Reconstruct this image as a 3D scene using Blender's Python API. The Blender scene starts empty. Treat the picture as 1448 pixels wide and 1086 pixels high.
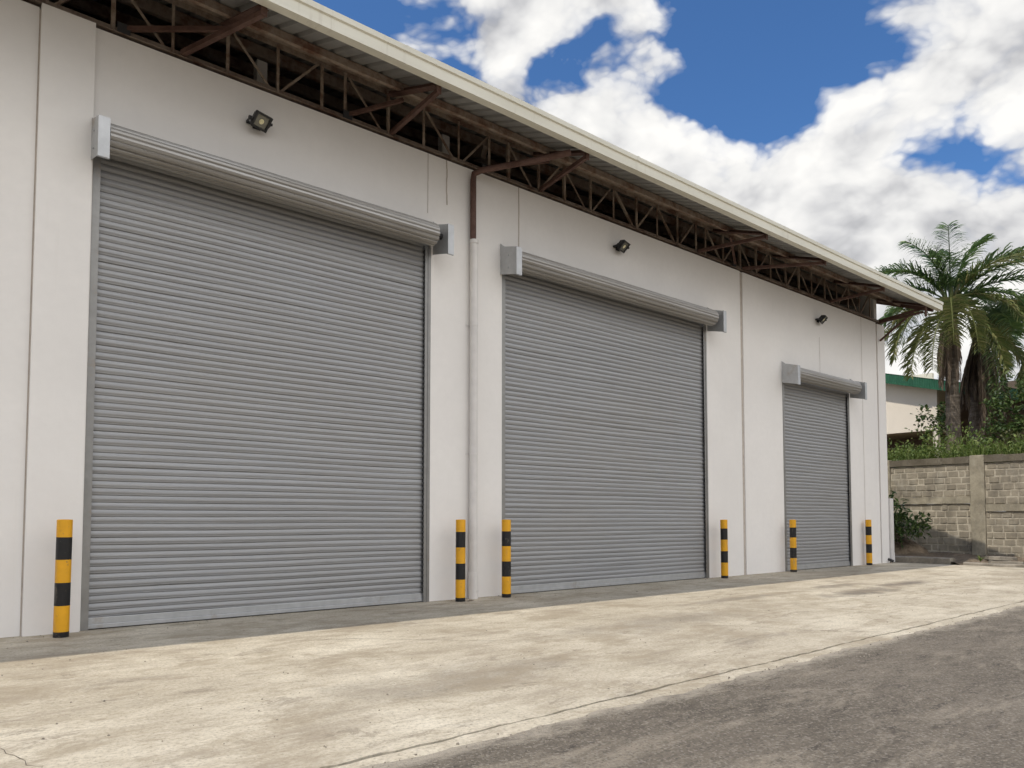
import bpy, math, random
from mathutils import Vector, Matrix
random.seed(7)
scene = bpy.context.scene
COL = scene.collection
R = math.radians
PI = math.pi

# ------------------------------------------------------------------ materials
class NT:
    """tiny node-tree helper"""
    def __init__(self, name):
        self.m = bpy.data.materials.new(name)
        self.m.use_nodes = True
        self.t = self.m.node_tree
        self.b = self.t.nodes['Principled BSDF']
        self.out = self.t.nodes['Material Output']
    def n(self, typ, **kw):
        nd = self.t.nodes.new(typ)
        for k, v in kw.items():
            setattr(nd, k, v)
        return nd
    def l(self, a, b):
        self.t.links.new(a, b)
    def coord(self, scale=(1, 1, 1), rot=(0, 0, 0), loc=(0, 0, 0), rnd=False):
        tc = self.n('ShaderNodeTexCoord')
        mp = self.n('ShaderNodeMapping')
        mp.inputs['Scale'].default_value = scale
        mp.inputs['Rotation'].default_value = rot
        mp.inputs['Location'].default_value = loc
        if rnd:
            oi = self.n('ShaderNodeObjectInfo')
            mu = self.n('ShaderNodeMath', operation='MULTIPLY'); mu.inputs[1].default_value = 57.0
            self.l(oi.outputs['Random'], mu.inputs[0])
            ad = self.n('ShaderNodeVectorMath', operation='ADD')
            self.l(tc.outputs['Object'], ad.inputs[0]); self.l(mu.outputs[0], ad.inputs[1])
            self.l(ad.outputs[0], mp.inputs['Vector'])
        else:
            self.l(tc.outputs['Object'], mp.inputs['Vector'])
        return mp.outputs['Vector']
    def noise(self, vec, scale, detail=6, rough=.55, dist=0):
        nd = self.n('ShaderNodeTexNoise')
        nd.inputs['Scale'].default_value = scale
        nd.inputs['Detail'].default_value = detail
        nd.inputs['Roughness'].default_value = rough
        nd.inputs['Distortion'].default_value = dist
        self.l(vec, nd.inputs['Vector'])
        return nd.outputs['Fac']
    def ramp(self, fac, stops, interp='LINEAR'):
        nd = self.n('ShaderNodeValToRGB')
        cr = nd.color_ramp; cr.interpolation = interp
        while len(cr.elements) < len(stops): cr.elements.new(0.5)
        for e, (p, c) in zip(cr.elements, stops):
            e.position = p
            e.color = (c, c, c, 1) if isinstance(c, (int, float)) else (*c, 1)
        self.l(fac, nd.inputs['Fac'])
        return nd.outputs['Color']
    def mix(self, fac, a, b, mode='MIX'):
        nd = self.n('ShaderNodeMix', data_type='RGBA', blend_type=mode)
        for sock, v in ((nd.inputs['Factor'], fac), (nd.inputs[6], a), (nd.inputs[7], b)):
            if hasattr(v, 'is_linked') or hasattr(v, 'links'): self.l(v, sock)
            elif isinstance(v, (int, float)): sock.default_value = v
            else: sock.default_value = (*v, 1)
        return nd.outputs[2]
    def math(self, op, a, b=None, c=None, clamp=False):
        nd = self.n('ShaderNodeMath', operation=op); nd.use_clamp = clamp
        for i, v in enumerate((a, b, c)):
            if v is None: continue
            if isinstance(v, (int, float)): nd.inputs[i].default_value = v
            else: self.l(v, nd.inputs[i])
        return nd.outputs[0]
    def sep(self, vec):
        nd = self.n('ShaderNodeSeparateXYZ'); self.l(vec, nd.inputs[0]); return nd.outputs
    def bump(self, h, strength=.3, dist=.01):
        nd = self.n('ShaderNodeBump')
        nd.inputs['Strength'].default_value = strength
        nd.inputs['Distance'].default_value = dist
        self.l(h, nd.inputs['Height'])
        self.l(nd.outputs['Normal'], self.b.inputs['Normal'])
    def col(self, v):
        if isinstance(v, tuple): self.b.inputs['Base Color'].default_value = (*v, 1)
        else: self.l(v, self.b.inputs['Base Color'])
    def set(self, rough=None, metal=None, spec=None):
        for k, v in (('Roughness', rough), ('Metallic', metal), ('Specular IOR Level', spec)):
            if v is None: continue
            if isinstance(v, (int, float)): self.b.inputs[k].default_value = v
            else: self.l(v, self.b.inputs[k])

def m_wall(name='white_wall_paint', base=(.80, .775, .745)):
    k = NT(name)
    v = k.coord()
    big = k.noise(v, .55, 5, .6)
    fine = k.noise(v, 9, 6, .6)
    c = k.mix(k.ramp(big, [(.3, 0), (.7, 1)]), tuple(x * .93 for x in base), tuple(min(1, x * 1.03) for x in base))
    c = k.mix(k.ramp(fine, [(.35, 0), (.75, .35)]), c, tuple(x * .9 for x in base))
    # thin dirt runs with a shape of their own
    vs = k.coord(scale=(5.5, 5.5, .22))
    runs = k.noise(vs, 2.2, 5, .65)
    c = k.mix(k.ramp(runs, [(.60, 0), (.85, .16)]), c, (base[0] * .66, base[1] * .62, base[2] * .56))
    sp = k.noise(k.coord(loc=(3, 1, 9)), 3.3, 8, .75)
    c = k.mix(k.ramp(sp, [(.68, 0), (.80, .3)]), c, (.36, .32, .28))
    k.col(c); k.set(rough=.85, spec=.25)
    k.bump(k.noise(v, 55, 5, .7), .16, .004)
    return k.m

def m_plain(name, col, rough=.6, metal=0., var=.15, scale=8., bump=.1, rnd=True, spec=.5):
    k = NT(name)
    v = k.coord(rnd=rnd)
    f = k.noise(v, scale, 6, .6)
    c = k.mix(k.ramp(f, [(.3, 0), (.7, 1)]), tuple(x * (1 - var) for x in col), tuple(min(1, x * (1 + var)) for x in col))
    k.col(c); k.set(rough=rough, metal=metal, spec=spec)
    if bump: k.bump(k.noise(v, scale * 6, 4, .6), bump, .004)
    return k.m

def m_shutter():
    k = NT('galvanised_shutter')
    st = k.noise(k.coord(scale=(.35, 4, 26), rnd=True), 1.5, 6, .62)
    bl = k.noise(k.coord(scale=(.5, 1, .8), rnd=True), .9, 4, .6)
    fn = k.noise(k.coord(scale=(1.2, 8, 60), rnd=True), 2.5, 5, .7)
    c = k.mix(k.ramp(st, [(.3, 0), (.72, 1)]), (.265, .268, .274), (.385, .39, .40))
    c = k.mix(k.ramp(fn, [(.52, 0), (.78, .55)]), c, (.215, .195, .17))
    c = k.mix(k.ramp(bl, [(.4, 0), (.75, .35)]), c, (.31, .295, .275))
    k.col(c)
    k.set(rough=k.ramp(st, [(.3, .48), (.7, .62)]), metal=.4, spec=.4)
    k.bump(k.noise(k.coord(scale=(.6, 3, 14), rnd=True), 3, 4, .6), .12, .004)
    return k.m

def m_coil():
    k = NT('galvanised_coil')
    st = k.noise(k.coord(scale=(.3, 16, 16), rnd=True), 1.6, 6, .6)
    c = k.mix(k.ramp(st, [(.34, 0), (.68, 1)]), (.27, .25, .225), (.42, .415, .405))
    k.col(c); k.set(rough=.45, metal=.5)
    return k.m

def m_galv(name='galvanised_plate', base=(.50, .51, .52)):
    k = NT(name)
    v = k.coord(rnd=True)
    f = k.noise(v, 7, 5, .6)
    c = k.mix(k.ramp(f, [(.3, 0), (.7, 1)]), tuple(x * .82 for x in base), base)
    g = k.noise(v, 2.3, 7, .7)
    c = k.mix(k.ramp(g, [(.60, 0), (.74, .65)]), c, (.30, .22, .15))
    k.col(c); k.set(rough=.42, metal=.55)
    k.bump(f, .06, .01)
    return k.m

def m_rust(name, base, rust, amt=.5):
    k = NT(name)
    v = k.coord(rnd=True)
    f = k.noise(v, 3.2, 7, .68)
    c = k.mix(k.ramp(f, [(amt - .09, 0), (amt + .1, 1)]), base, rust)
    g = k.noise(v, 16, 5, .6)
    c = k.mix(k.ramp(g, [(.45, 0), (.8, .45)]), c, tuple(x * .5 for x in rust))
    k.col(c); k.set(rough=.72, spec=.3)
    k.bump(g, .25, .006)
    return k.m

def m_gutter():
    k = NT('cream_gutter')
    v = k.coord(scale=(.4, 3, 3))
    f = k.noise(v, 1.4, 6, .6)
    c = k.mix(k.ramp(f, [(.35, 0), (.7, 1)]), (.68, .655, .545), (.79, .77, .66))
    ru = k.noise(k.coord(scale=(6, 1, .5)), 1.6, 5, .7)
    c = k.mix(k.ramp(ru, [(.58, 0), (.78, .4)]), c, (.42, .37, .27))
    k.col(c); k.set(rough=.45, spec=.4)
    return k.m

def m_roof():
    k = NT('aged_roof_sheet')
    v = k.coord()
    f = k.noise(v, .9, 6, .65)
    c = k.mix(k.ramp(f, [(.3, 0), (.7, 1)]), (.23, .225, .215), (.34, .335, .325))
    s = k.noise(k.coord(scale=(3, .35, .35)), 2.4, 6, .65)
    c = k.mix(k.ramp(s, [(.54, 0), (.76, .6)]), c, (.16, .13, .11))
    k.col(c); k.set(rough=.6, metal=.2)
    return k.m

def m_concrete():
    k = NT('weathered_concrete')
    v = k.coord(rot=(0, 0, .12))
    v2 = k.coord(scale=(.6, 1.0, 1), rot=(0, 0, .10))
    a = k.noise(v2, 1.0, 11, .70, .3)
    c = k.ramp(a, [(.28, (.36, .31, .23)), (.44, (.53, .468, .36)), (.56, (.62, .555, .435)), (.72, (.71, .645, .52))])
    b = k.noise(v, .33, 7, .62, .8)
    c = k.mix(k.ramp(b, [(.44, 0), (.66, .55)]), c, (.36, .305, .225))
    w = k.noise(k.coord(scale=(.4, .9, 1), rot=(0, 0, .06), loc=(4, 7, 0)), 1.2, 11, .72)
    c = k.mix(k.ramp(w, [(.60, 0), (.72, .8)]), c, (.235, .205, .17))      # tyre and water stains
    g = k.noise(v, 38, 6, .75)
    c = k.mix(k.ramp(g, [(.36, .6), (.50, 0)]), c, (.20, .175, .14))
    c = k.mix(k.ramp(g, [(.56, 0), (.68, .4)]), c, (.76, .72, .64))
    l = k.noise(k.coord(loc=(9, 2, 0), scale=(.5, 1, 1)), 2.0, 9, .7)
    c = k.mix(k.ramp(l, [(.58, 0), (.74, .25)]), c, (.72, .67, .57))
    # oil marks
    for (x, y, rx, ry, am) in ((12.6, -3.45, 1.5, .38, .9), (13.4, -2.6, 1.1, .28, .7), (14.9, -3.2, 1.5, .30, .95), (10.3, -2.7, 2.0, .2, .6), (7.0, -3.6, 2.4, .5, .4), (3.4, -4.6, 1.6, .5, .4)):
        mp = k.coord(loc=(-x / rx, -y / ry, 0), scale=(1 / rx, 1 / ry, 1))
        ln = k.n('ShaderNodeVectorMath', operation='LENGTH'); k.l(mp, ln.inputs[0])
        d = k.math('ADD', ln.outputs['Value'], k.math('MULTIPLY', k.math('SUBTRACT', k.noise(v, 2.6, 6, .7), .5), 2.4))
        c = k.mix(k.ramp(d, [(.25, am), (1.0, 0)]), c, (.15, .13, .11))
    sp = k.noise(k.coord(scale=(.75, 1, 1), rot=(0, 0, .2), loc=(1, 5, 0)), 7.5, 10, .80, .2)
    c = k.mix(k.ramp(sp, [(.54, 0), (.66, .5)]), c, (.25, .215, .165))
    c = k.mix(k.ramp(sp, [(.34, .25), (.44, 0)]), c, (.74, .69, .60))
    s3 = k.noise(k.coord(scale=(.7, 1, 1), loc=(8, 1, 4), rot=(0, 0, .1)), 1.7, 11, .78, .3)
    c = k.mix(k.ramp(s3, [(.48, 0), (.62, .7)]), c, (.31, .255, .18))
    s4 = k.noise(k.coord(scale=(.35, 1.2, 1), loc=(2, 6, 1), rot=(0, 0, .12)), 3.4, 11, .8, .3)
    c = k.mix(k.ramp(s4, [(.50, 0), (.62, .5)]), c, (.29, .24, .18))
    sm = k.noise(k.coord(scale=(.45, 1, 1), loc=(3, 3, 0), rot=(0, 0, -.05)), 3.1, 10, .78, .4)
    c = k.mix(k.ramp(sm, [(.585, 0), (.605, .55), (.66, .15)]), c, (.20, .165, .125))    # scuffs
    k.col(c); k.set(rough=.9, spec=.2)
    h = k.math('ADD', k.math('MULTIPLY', k.noise(v, 60, 6, .75), .5), k.math('MULTIPLY', k.noise(v, 9, 6, .65), 1.0))
    k.bump(h, .5, .02)
    return k.m

def m_asphalt():
    k = NT('worn_asphalt')
    v = k.coord(rot=(0, 0, -.2))
    a = k.noise(k.coord(scale=(.7, 1, 1), rot=(0, 0, -.35)), .7, 11, .72, .3)
    c = k.ramp(a, [(.3, (.105, .090, .071)), (.5, (.155, .132, .104)), (.70, (.21, .18, .142))])
    s_ = k.noise(k.coord(scale=(.42, 1.5, 1), rot=(0, 0, -.55), loc=(5, 1, 0)), 1.5, 12, .80, .35)
    c = k.mix(k.ramp(s_, [(.51, 0), (.60, .8)]), c, (.285, .245, .19))        # sand washed over it
    s2 = k.noise(k.coord(scale=(.5, 1.5, 1), rot=(0, 0, -.5), loc=(2, 9, 0)), 6.0, 10, .82, .3)
    c = k.mix(k.ramp(s2, [(.53, 0), (.66, .5)]), c, (.27, .235, .19))
    c = k.mix(k.ramp(s2, [(.38, .65), (.47, 0)]), c, (.058, .050, .043))
    # stones of the mix
    vo = k.n('ShaderNodeTexVoronoi', feature='F1'); vo.inputs['Scale'].default_value = 80
    k.l(v, vo.inputs['Vector'])
    sv = k.sep(vo.outputs['Color'])
    c = k.mix(k.ramp(sv[0], [(.0, .45), (.35, 0)]), c, (.055, .049, .043))
    c = k.mix(k.ramp(sv[1], [(.72, 0), (.95, .6)]), c, (.32, .285, .235))
    xy = k.sep(k.coord()); y = k.math('SUBTRACT', xy[1], k.math('MULTIPLY', xy[0], .0185))
    d = k.math('ADD', k.math('MULTIPLY', k.math('ADD', y, 6.03), -1.0), k.math('MULTIPLY', k.math('SUBTRACT', k.noise(k.coord(scale=(.7, 1.4, 1), rot=(0, 0, .3)), 3.2, 11, .82), .5), .7))
    c = k.mix(k.ramp(d, [(0.0, .8), (.14, 0)]), c, (.40, .355, .285))        # sandy fringe along the slab joint
    k.col(c); k.set(rough=.92, spec=.2)
    h = k.math('ADD', k.math('MULTIPLY', vo.outputs['Distance'], -1.2), k.noise(v, 12, 8, .75))
    k.bump(h, .55, .014)
    return k.m

def m_earth():
    k = NT('dry_earth')
    v = k.coord()
    a = k.noise(v, 1.6, 9, .7, .5)
    c = k.ramp(a, [(.3, (.07, .055, .04)), (.5, (.15, .115, .08)), (.72, (.27, .205, .14))])
    g = k.noise(v, 14, 6, .7)
    c = k.mix(k.ramp(g, [(.5, 0), (.7, .5)]), c, (.30, .25, .19))
    k.col(c); k.set(rough=.95, spec=.15)
    k.bump(k.noise(v, 18, 7, .75), .8, .04)
    return k.m

def m_block(name, base, dark, island=True):
    k = NT(name)
    v = k.coord()
    f = k.noise(v, 2.0, 8, .7)
    c = k.mix(k.ramp(f, [(.32, 0), (.66, 1)]), base, dark)
    if island:
        ge = k.n('ShaderNodeNewGeometry')
        c = k.mix(k.ramp(ge.outputs['Random Per Island'], [(0, 0), (1, .55)]), c, dark)
        c = k.mix(k.ramp(ge.outputs['Random Per Island'], [(.6, 0), (.7, .3)]), c, tuple(min(1, x * 1.25) for x in base))
    g = k.noise(v, 22, 6, .75)
    c = k.mix(k.ramp(g, [(.5, 0), (.75, .5)]), c, tuple(x * .55 for x in dark))
    ms = k.noise(k.coord(scale=(1, 1.2, .8), loc=(3, 3, 1)), 1.1, 9, .74)
    c = k.mix(k.ramp(ms, [(.50, 0), (.66, .62)]), c, (.14, .125, .10))
    lm = k.noise(k.coord(scale=(1, 1, .6), loc=(1, 8, 2)), 1.7, 9, .74)
    c = k.mix(k.ramp(lm, [(.56, 0), (.68, .5)]), c, (.42, .39, .32))
    k.col(c); k.set(rough=.95, spec=.15)
    k.bump(k.math('ADD', g, f), .6, .015)
    return k.m

def m_leaf(name, cols, rough=.45, trans=.35, spec=.4):
    """cols: dark .. light greens picked at random per leaf"""
    k = NT(name)
    ge = k.n('ShaderNodeNewGeometry')
    n = len(cols) - 1
    c = k.ramp(ge.outputs['Random Per Island'], [(i / n, col) for i, col in enumerate(cols)])
    v = k.coord()
    c = k.mix(k.ramp(k.noise(v, 1.1, 4, .6), [(.35, 0), (.65, .5)]), c, cols[0])
    k.col(c); k.set(rough=rough, spec=spec)
    tr = k.n('ShaderNodeBsdfTranslucent'); k.l(c, tr.inputs['Color'])
    ms = k.n('ShaderNodeMixShader'); ms.inputs[0].default_value = trans
    k.l(k.b.outputs[0], ms.inputs[1]); k.l(tr.outputs[0], ms.inputs[2])
    k.l(ms.outputs[0], k.out.inputs['Surface'])
    return k.m

def m_bark():
    k = NT('palm_bark')
    v = k.coord()
    r = k.noise(k.coord(scale=(2, 2, 9)), 1.4, 6, .65)
    c = k.ramp(r, [(.3, (.055, .042, .032)), (.5, (.13, .105, .082)), (.72, (.235, .20, .16))])
    fb = k.noise(k.coord(scale=(14, 14, 1.2)), 1.6, 6, .7)
    c = k.mix(k.ramp(fb, [(.45, 0), (.68, .6)]), c, (.26, .215, .165))
    k.col(c); k.set(rough=.95, spec=.1)
    k.bump(k.math('ADD', r, fb), .9, .05)
    return k.m

def m_bollard(name, col):
    k = NT(name)
    v = k.coord(rnd=True)
    f = k.noise(v, 6, 6, .6)
    c = k.mix(k.ramp(f, [(.35, 0), (.7, 1)]), tuple(x * .86 for x in col), col)
    s = k.noise(v, 15, 8, .78)
    c = k.mix(k.ramp(s, [(.60, 0), (.68, .75)]), c, (.13, .11, .09))
    s3 = k.noise(k.coord(scale=(1, 1, .25), rnd=True), 9, 6, .7)
    c = k.mix(k.ramp(s3, [(.58, 0), (.72, .4)]), c, (.30, .25, .18))
    k.col(c); k.set(rough=.42, spec=.45)
    k.bump(f, .05, .01)
    return k.m

M = {}
M['wall'] = m_wall()
M['joint'] = m_plain('joint_filler', (.46, .40, .35), .9)
M['hairline'] = m_plain('hairline_crack', (.46, .41, .37), .9)
M['shutter'] = m_shutter()
M['coil'] = m_coil()
M['galv'] = m_galv()
M['guide'] = m_galv('guide_steel', (.30, .295, .285))
M['dark'] = m_plain('dark_steel', (.03, .03, .032), .6)
M['chord'] = m_rust('primer_brown_chord', (.30, .245, .20), (.13, .075, .052), .54)
M['web'] = m_rust('weathered_web', (.37, .305, .25), (.15, .088, .06), .53)
M['purlin'] = m_rust('weathered_purlin', (.34, .275, .225), (.17, .09, .06), .54)
M['red'] = m_rust('red_oxide_steel', (.14, .082, .066), (.085, .044, .033), .5)
M['gutter'] = m_gutter()
M['roof'] = m_roof()
M['pvc'] = m_plain('white_pipe', (.66, .635, .61), .5, var=.08, scale=4)
M['concrete'] = m_concrete()
M['asphalt'] = m_asphalt()
M['earth'] = m_earth()
M['crackfill'] = m_plain('crack_dirt', (.13, .108, .085), .95)
M['block'] = m_block('grey_block', (.375, .33, .255), (.235, .205, .155))
M['mortar'] = m_block('pale_mortar', (.56, .505, .40), (.38, .335, .26), False)
M['cast'] = m_block('cast_concrete', (.41, .365, .275), (.26, .23, .17), False)
M['moss'] = m_block('mossy_coping', (.19, .165, .125), (.10, .085, .06), False)
M['kerb'] = m_block('old_kerb_concrete', (.36, .32, .26), (.17, .15, .12), False)
M['yellow'] = m_bollard('yellow_paint', (.80, .395, .012))
M['black'] = m_bollard('black_paint', (.007, .007, .008))
M['lamp_body'] = m_plain('black_aluminium', (.016, .017, .019), .45, 0., scale=20)
M['lamp_glass'] = m_plain('lamp_reflector', (.19, .19, .165), .18, .3, scale=30, bump=.05)
M['lamp_led'] = m_plain('led_chip', (.80, .74, .46), .4, scale=30)
M['frond'] = m_leaf('palm_leaflet', [(.07, .135, .05), (.115, .195, .068), (.17, .26, .085), (.25, .315, .11)], .33, .42, .6)
M['frond_old'] = m_leaf('palm_leaflet_olive', [(.10, .14, .048), (.17, .205, .068), (.25, .255, .09), (.32, .28, .13)], .5, .4)
M['dead'] = m_leaf('dead_frond', [(.11, .082, .06), (.20, .155, .115), (.30, .24, .18)], .9, .15, .1)
M['bark'] = m_bark()
M['bush'] = m_leaf('bush_leaf', [(.028, .055, .017), (.06, .105, .027), (.10, .155, .038), (.16, .21, .06)], .5, .25)
M['bush2'] = m_leaf('undergrowth_leaf', [(.07, .115, .028), (.15, .215, .045), (.22, .28, .07), (.29, .32, .11)], .5, .35)
M['bush3'] = m_leaf('olive_leaf', [(.04, .05, .018), (.085, .09, .03), (.13, .125, .045)], .55, .3)
M['stem'] = m_plain('stem', (.10, .08, .05), .9)
M['housewall'] = m_wall('cream_house_wall', (.84, .765, .65))
M['green'] = m_plain('green_sheet', (.024, .115, .064), .5, var=.25, scale=2.5)
M['darkroof'] = m_plain('dark_roof_sheet', (.075, .062, .066), .7, scale=3)

# ------------------------------------------------------------------ mesh builder
class MB:
    def __init__(self):
        self.v = []; self.f = []; self.mi = []
    def add(self, vs, fs, mi=0):
        o = len(self.v)
        self.v += [tuple(x) for x in vs]
        for f in fs:
            self.f.append(tuple(i + o for i in f)); self.mi.append(mi)
    def box(self, x0, x1, y0, y1, z0, z1, mi=0):
        self.add([(x0, y0, z0), (x1, y0, z0), (x1, y1, z0), (x0, y1, z0), (x0, y0, z1), (x1, y0, z1), (x1, y1, z1), (x0, y1, z1)],
                 [(0, 3, 2, 1), (4, 5, 6, 7), (0, 1, 5, 4), (1, 2, 6, 5), (2, 3, 7, 6), (3, 0, 4, 7)], mi)
    def sweep(self, p, q, prof, up=(0, 0, 1), mi=0, closed=True, caps=True):
        """extrude a 2-D outline (side, up) from p to q"""
        p = Vector(p); q = Vector(q); d = (q - p).normalized()
        s = d.cross(Vector(up))
        if s.length < 1e-4: s = d.cross(Vector((0, 1, 0)))
        s.normalize(); u = s.cross(d)
        n = len(prof)
        vs = [p + s * a + u * b for a, b in prof] + [q + s * a + u * b for a, b in prof]
        fs = [(i, (i + 1) % n, n + (i + 1) % n, n + i) for i in range(n if closed else n - 1)]
        if caps and closed: fs += [tuple(range(n - 1, -1, -1)), tuple(range(n, 2 * n))]
        self.add(vs, fs, mi)
    def bar(self, p, q, w, h, up=(0, 0, 1), mi=0):
        self.sweep(p, q, [(-w / 2, -h / 2), (w / 2, -h / 2), (w / 2, h / 2), (-w / 2, h / 2)], up, mi)
    def angle(self, p, q, a=.05, t=.007, up=(0, 0, 1), flip=1, mi=0):
        self.sweep(p, q, [(0, 0), (flip * a, 0), (flip * a, t), (flip * t, t), (flip * t, a), (0, a)][::flip], up, mi)
    def tube(self, pts, r, n=10, mi=0, caps=True):
        pts = [Vector(p) for p in pts]
        rr = r if isinstance(r, (list, tuple)) else [r] * len(pts)
        vs = []; prev = None
        for i, p in enumerate(pts):
            d = (pts[min(i + 1, len(pts) - 1)] - pts[max(i - 1, 0)]).normalized()
            if prev is None:
                a = d.cross(Vector((0, 0, 1)))
                if a.length < 1e-3: a = d.cross(Vector((0, 1, 0)))
            else:
                a = prev - d * prev.dot(d)
            a.normalize(); prev = a; b = d.cross(a)
            for k in range(n):
                t = 2 * PI * k / n
                vs.append(p + (a * math.cos(t) + b * math.sin(t)) * rr[i])
        fs = []
        for i in range(len(pts) - 1):
            for k in range(n):
                fs.append((i * n + k, i * n + (k + 1) % n, (i + 1) * n + (k + 1) % n, (i + 1) * n + k))
        if caps:
            fs.append(tuple(range(n - 1, -1, -1))); fs.append(tuple((len(pts) - 1) * n + k for k in range(n)))
        self.add(vs, fs, mi)
    def build(self, name, mats, parent=None, smooth=False, bevel=0, loc=None, sharp=None):
        me = bpy.data.meshes.new(name)
        me.from_pydata(self.v, [], self.f)
        for m in (mats if isinstance(mats, (list, tuple)) else [mats]):
            me.materials.append(m)
        if any(self.mi): me.polygons.foreach_set('material_index', self.mi)
        if smooth:
            me.polygons.foreach_set('use_smooth', [True] * len(me.polygons))
            if sharp: me.set_sharp_from_angle(angle=R(sharp))
        me.update()
        o = bpy.data.objects.new(name, me); COL.objects.link(o)
        if parent is not None: o.parent = parent
        if loc is not None: o.location = loc
        if bevel:
            b = o.modifiers.new('bevel', 'BEVEL'); b.width = bevel; b.segments = 2; b.limit_method = 'ANGLE'
        return o

def tag(o, label=None, cat=None, group=None, kind=None):
    if label: o['label'] = label
    if cat: o['category'] = cat
    if group: o['group'] = group
    if kind: o['kind'] = kind
    return o
def empty(name, loc, rz=0, label=None, cat=None, group=None):
    o = bpy.data.objects.new(name, None); COL.objects.link(o)
    o.location = loc; o.rotation_euler = (0, 0, rz); o.empty_display_size = .3
    return tag(o, label, cat, group)
def copy_tree(o, parent=None):
    c = o.copy(); COL.objects.link(c)
    if parent is not None: c.parent = parent
    for ch in list(o.children): copy_tree(ch, c)
    return c

# ------------------------------------------------------------------ ground
g = MB(); S = 700
g.add([(-S, -S, -.14), (S, -S, -.14), (S, S, -.14), (-S, S, -.14)], [(0, 1, 2, 3)])
tag(g.build('ground', M['earth']), kind='structure')
EX = 21.95                                     # far edge of the concrete
# concrete apron in front of the doors, laid in long bays; an irregular far edge
def jy(x): return -5.855 + .0185 * x
def ragged(x, s=0):
    return .006 * math.sin(1.9 * x + s) + .007 * math.sin(7.3 * x + 2 * s) + .006 * math.sin(23 * x + s)
ap = MB(); n = int((EX + 24) / .08); xa_ = [-24 + (EX + 24) * i / n for i in range(n + 1)]
for z in (0, -.12):
    ap.v += [(x, jy(x) + ragged(x) + random.uniform(-.004, .004) - (.012 if random.random() < .04 else 0), z) for x in xa_]
m0 = len(ap.v)
ap.v += [(x, .02, 0) for x in xa_]
for i in range(n):
    ap.f.append((i, i + 1, m0 + i + 1, m0 + i)); ap.f.append((n + 1 + i, n + 2 + i, i + 1, i)); ap.mi += [0, 0]
ap.v += [(EX, .02, -.12)]; ap.f.append((n, 2 * n + 1, len(ap.v) - 1, m0 + n)); ap.mi.append(0)
tag(ap.build('concrete_apron', M['concrete']), kind='structure')
ks = MB()
xs = [-24 + i * .09 for i in range(int((EX + 24) / .09) + 1)] + [EX]
top = []; bot = []
for x in xs:
    top.append((x, jy(x) - .019 + ragged(x) + .007 * math.sin(2.7 * x) + random.uniform(-.006, .005), -.003)); bot.append((x, jy(x) - .155 + .014 * math.sin(1.1 * x) + .014 * math.sin(3.7 * x + 1) + .02 * math.sin(11 * x) + random.uniform(-.015, .015), -.0087))
n = len(xs)
ks.add(top + bot + [(x, y, -.12) for x, y, z in top], [(i, n + i, n + i + 1, i + 1) for i in range(n - 1)] + [(i + 1, 2 * n + i + 1, 2 * n + i, i) for i in range(n - 1)])
tag(ks.build('concrete_edge_strip', M['concrete']), kind='structure')
asp = MB(); asp.add([(-40, -45, -.009), (26, -45, -.009), (26, jy(26) - .05, -.009), (-40, jy(-40) - .05, -.009)], [(0, 1, 2, 3)])
tag(asp.build('asphalt_yard', M['asphalt']), kind='structure')
st = MB(); rnd = random.Random(5)
for i in range(1700):
    if i < 1150:
        x = rnd.uniform(-1, 18); y = jy(x) - .12 - abs(rnd.gauss(0, .22)) if rnd.random() < .7 else rnd.uniform(-8.6, -6.1); z = -.007
    else:
        x = rnd.uniform(-1, 20); y = rnd.choice((rnd.uniform(-5.6, -3.5), rnd.uniform(-5.55, -.1), -rnd.random() ** 3 * .5 - .02)); z = .001
    r = rnd.uniform(.003, .009) * (1.6 if rnd.random() < .06 else 1)
    a0 = rnd.uniform(0, 6.3); q = [(x + r * rnd.uniform(.7, 1.3) * math.cos(a0 + k * PI / 2), y + r * rnd.uniform(.7, 1.3) * math.sin(a0 + k * PI / 2)) for k in range(4)]
    st.add([(px, py, z - .002) for px, py in q] + [(x + (px - x) * .6, y + (py - y) * .6, z + r * rnd.uniform(.5, .9)) for px, py in q],
           [(4, 5, 6, 7)] + [(k, (k + 1) % 4, 4 + (k + 1) % 4, 4 + k) for k in range(4)])
tag(st.build('gravel', M['kerb']), 'loose grit scattered along the joint between concrete and asphalt', 'gravel', None, 'stuff')
def crack(pts, wd, name='crack'):
    m = MB(); P_ = []
    for (x0, y0), (x1, y1) in zip(pts[:-1], pts[1:]):
        k = max(2, int(math.hypot(x1 - x0, y1 - y0) / .07))
        for i in range(k):
            t = i / k; P_.append((x0 + (x1 - x0) * t + random.gauss(0, .010), y0 + (y1 - y0) * t + random.gauss(0, .010)))
    P_.append(pts[-1]); n_ = len(P_)
    for i, (x, y) in enumerate(P_):
        w2 = wd * random.uniform(.3, 1.0) * min(1, (i + .3) / 4, (n_ - i - .7) / 4)
        dx, dy = P_[min(i + 1, n_ - 1)][0] - P_[max(i - 1, 0)][0], P_[min(i + 1, n_ - 1)][1] - P_[max(i - 1, 0)][1]
        L_ = math.hypot(dx, dy) or 1
        m.v += [(x - dy / L_ * w2, y + dx / L_ * w2, .0016), (x + dy / L_ * w2, y - dx / L_ * w2, .0016)]
    for i in range(n_ - 1):
        m.f.append((2 * i + 1, 2 * i + 3, 2 * i + 2, 2 * i)); m.mi.append(0)
    tag(m.build(name, M['crackfill']), kind='structure')
crack([(.42, -4.0), (.51, -4.37), (.62, -4.86), (.66, -5.1)], .004)
crack([(3.1, -2.1), (3.7, -2.35), (4.6, -3.3), (5.0, -3.6)], .005)
crack([(7.1, -4.0), (7.6, -4.5), (7.7, -5.0), (8.3, -5.67)], .006)
crack([(9.0, -1.9), (10.2, -2.3), (11.4, -2.2)], .006)
crack([(4.9, -.35), (6.2, -.8), (7.6, -.75)], .004)
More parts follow.
